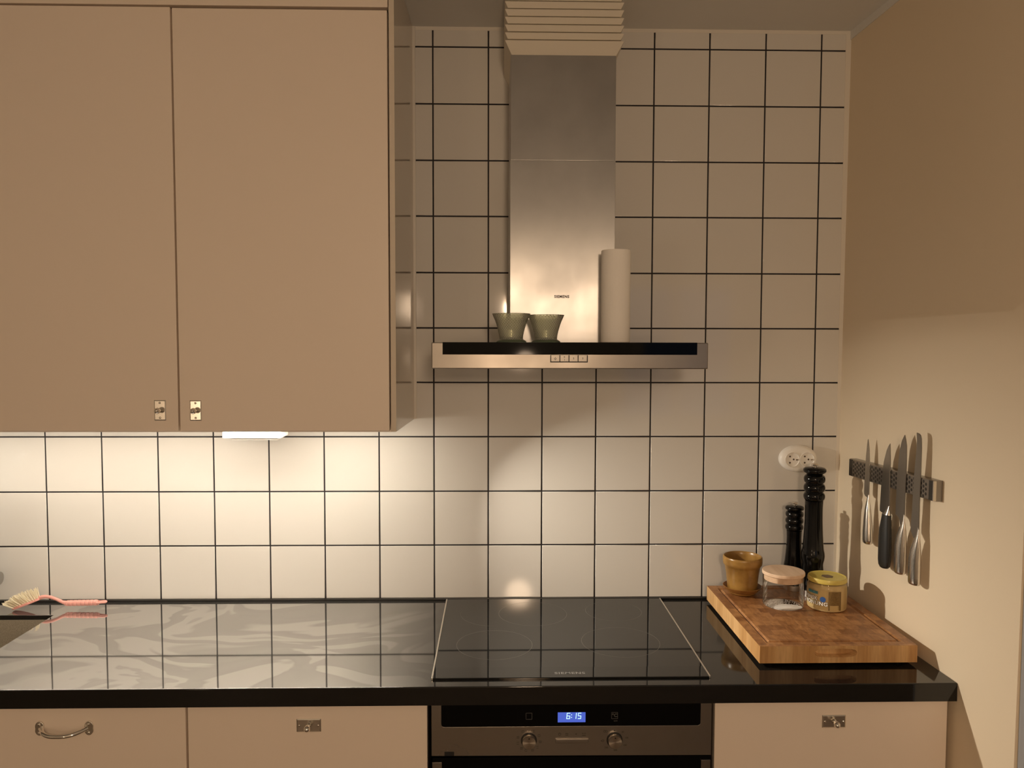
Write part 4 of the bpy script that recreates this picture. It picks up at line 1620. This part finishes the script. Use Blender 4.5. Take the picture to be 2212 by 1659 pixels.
knife('long bread knife with rounded tip and dimpled steel handle, closest to the door frame',
      [(-0.4150, 1.4232), (-0.4240, 1.4222), (-0.4305, 1.4185), (-0.4340, 1.4110), (-0.4358, 1.3900), (-0.4361, 1.3405), (-0.4355, 1.2619), (-0.4365, 1.1950), (-0.4330, 1.1800), (-0.4180, 1.1780), (-0.4050, 1.1920), (-0.4042, 1.2100), (-0.4065, 1.2331), (-0.4105, 1.3250), (-0.4160, 1.3800), (-0.4172, 1.4040)],
      [(-0.4335, 1.2080, 0.0025, 0.0012), (-0.4325, 1.1950, 0.0048, 0.0022), (-0.4312, 1.1830, 0.0078, 0.0042), (-0.4288, 1.1700, 0.0118, 0.0068), (-0.4256, 1.1520, 0.0154, 0.0095), (-0.4236, 1.1300, 0.0174, 0.0112), (-0.4238, 1.0900, 0.0180, 0.0116), (-0.4240, 1.0775, 0.0176, 0.0112), (-0.4240, 1.0735, 0.0155, 0.0100), (-0.4240, 1.0718, 0.0110, 0.0070)],
      M_BLADED, M_HANDLE)

# ---------------------------------------------------------------- dish brush by the sink
db = thing('dish_brush', 'pink plastic dish brush with cream bristles lying on the worktop by the sink', 'brush', (-1.0, -0.058, ZW))
YB = -0.060
b = B()
neck = [(-1.0680, 0.9300), (-1.0600, 0.9335), (-1.0500, 0.9350), (-1.0357, 0.9330), (-1.0200, 0.9270), (-1.0050, 0.9195), (-0.9950, 0.9170)]
b.tube([(x, YB, z) for x, z in neck], [0.0052, 0.0052, 0.0048, 0.0044, 0.0042, 0.0046, 0.0060], 14)
obj('neck', b, M_PINK, db, 60)
b = B()
gp_, gr_ = [], []
for k in range(57):
    u = k / 56
    gp_.append((-0.9965 + 0.0885 * u, YB, 0.9163 + 0.0015 * u))
    r_ = 0.0080 if k % 7 not in (5, 6) else 0.0068
    if k < 3 or k > 53:
        r_ = 0.0066
    gr_.append(r_)
b.tube(gp_, gr_, 16)
obj('grip', b, M_PINK, db, 40)
b = B()
lp = []
for k in range(19):
    a = -PI / 2 + PI * k / 18
    lp.append((-0.8960 + 0.0085 * math.cos(a), YB + 0.0060 * math.sin(a), 0.9195))
b.tube([(-0.9095, YB - 0.0060, 0.9180)] + lp + [(-0.9095, YB + 0.0060, 0.9180)], 0.0028, 10)
obj('hanging_loop', b, M_PINK, db, 60)
# head plate slopes down to the tip, which rests on the stone
b = B()
A, Bp = Vector((-1.1335, -0.067, 0.9045)), Vector((-1.0640, -0.061, 0.9300))
ax = (Bp - A).normalized()
sd = Vector((0, -1, 0))
nr = sd.cross(ax).normalized()
if nr.z < 0:
    nr = -nr
t = bmesh.new()
rows = []
for s, w in ((0, 0.006), (0.12, 0.012), (0.35, 0.0165), (0.65, 0.0165), (0.9, 0.011), (1.0, 0.006)):
    c_ = A + (Bp - A) * s
    rows.append([t.verts.new(c_ + sd * w - nr * 0.0028), t.verts.new(c_ + sd * w + nr * 0.0028), t.verts.new(c_ - sd * w + nr * 0.0028), t.verts.new(c_ - sd * w - nr * 0.0028)])
for a, c_ in zip(rows, rows[1:]):
    for k in range(4):
        t.faces.new((a[k], a[(k + 1) % 4], c_[(k + 1) % 4], c_[k]))
t.faces.new(rows[0])
t.faces.new(rows[-1][::-1])
bmesh.ops.recalc_face_normals(t, faces=t.faces[:])
bmesh.ops.bevel(t, geom=t.edges[:], offset=0.0012, segments=2, affect='EDGES')
b._take(t)
obj('head', b, M_PINK, db, 50)
b = B()
for i in range(11):
    s = 0.02 + 0.93 * i / 10
    for w in (-0.011, -0.004, 0.004, 0.011):
        if i in (0, 10) and abs(w) > 0.008:
            continue
        root = A + (Bp - A) * s + sd * w + nr * 0.002
        lean = -0.95 + 1.0 * (i / 10)          # tufts fan out from the tip to the neck
        d_ = (nr + ax * lean + sd * (w * 14)).normalized()
        L = 0.030 + 0.004 * random.random() - 0.006 * (abs(i - 5) / 5)
        for k in range(5):
            dv = Vector((random.uniform(-1, 1), random.uniform(-1, 1), random.uniform(-1, 1))) * 0.0014
            e = root + d_ * L + dv * 2.2
            if e.z < ZW + 0.003:
                e.z = ZW + 0.003
            b.tube([root + dv * 0.6, (root + e) / 2 + dv * 0.5, e], [0.00085, 0.0008, 0.0007], 5)
obj('bristles', b, M_BRISTLE, db, 60, kind='stuff')

for o in list(SC.objects):
    for k in ('_base', '_y'):
        if k in o:
            del o[k]
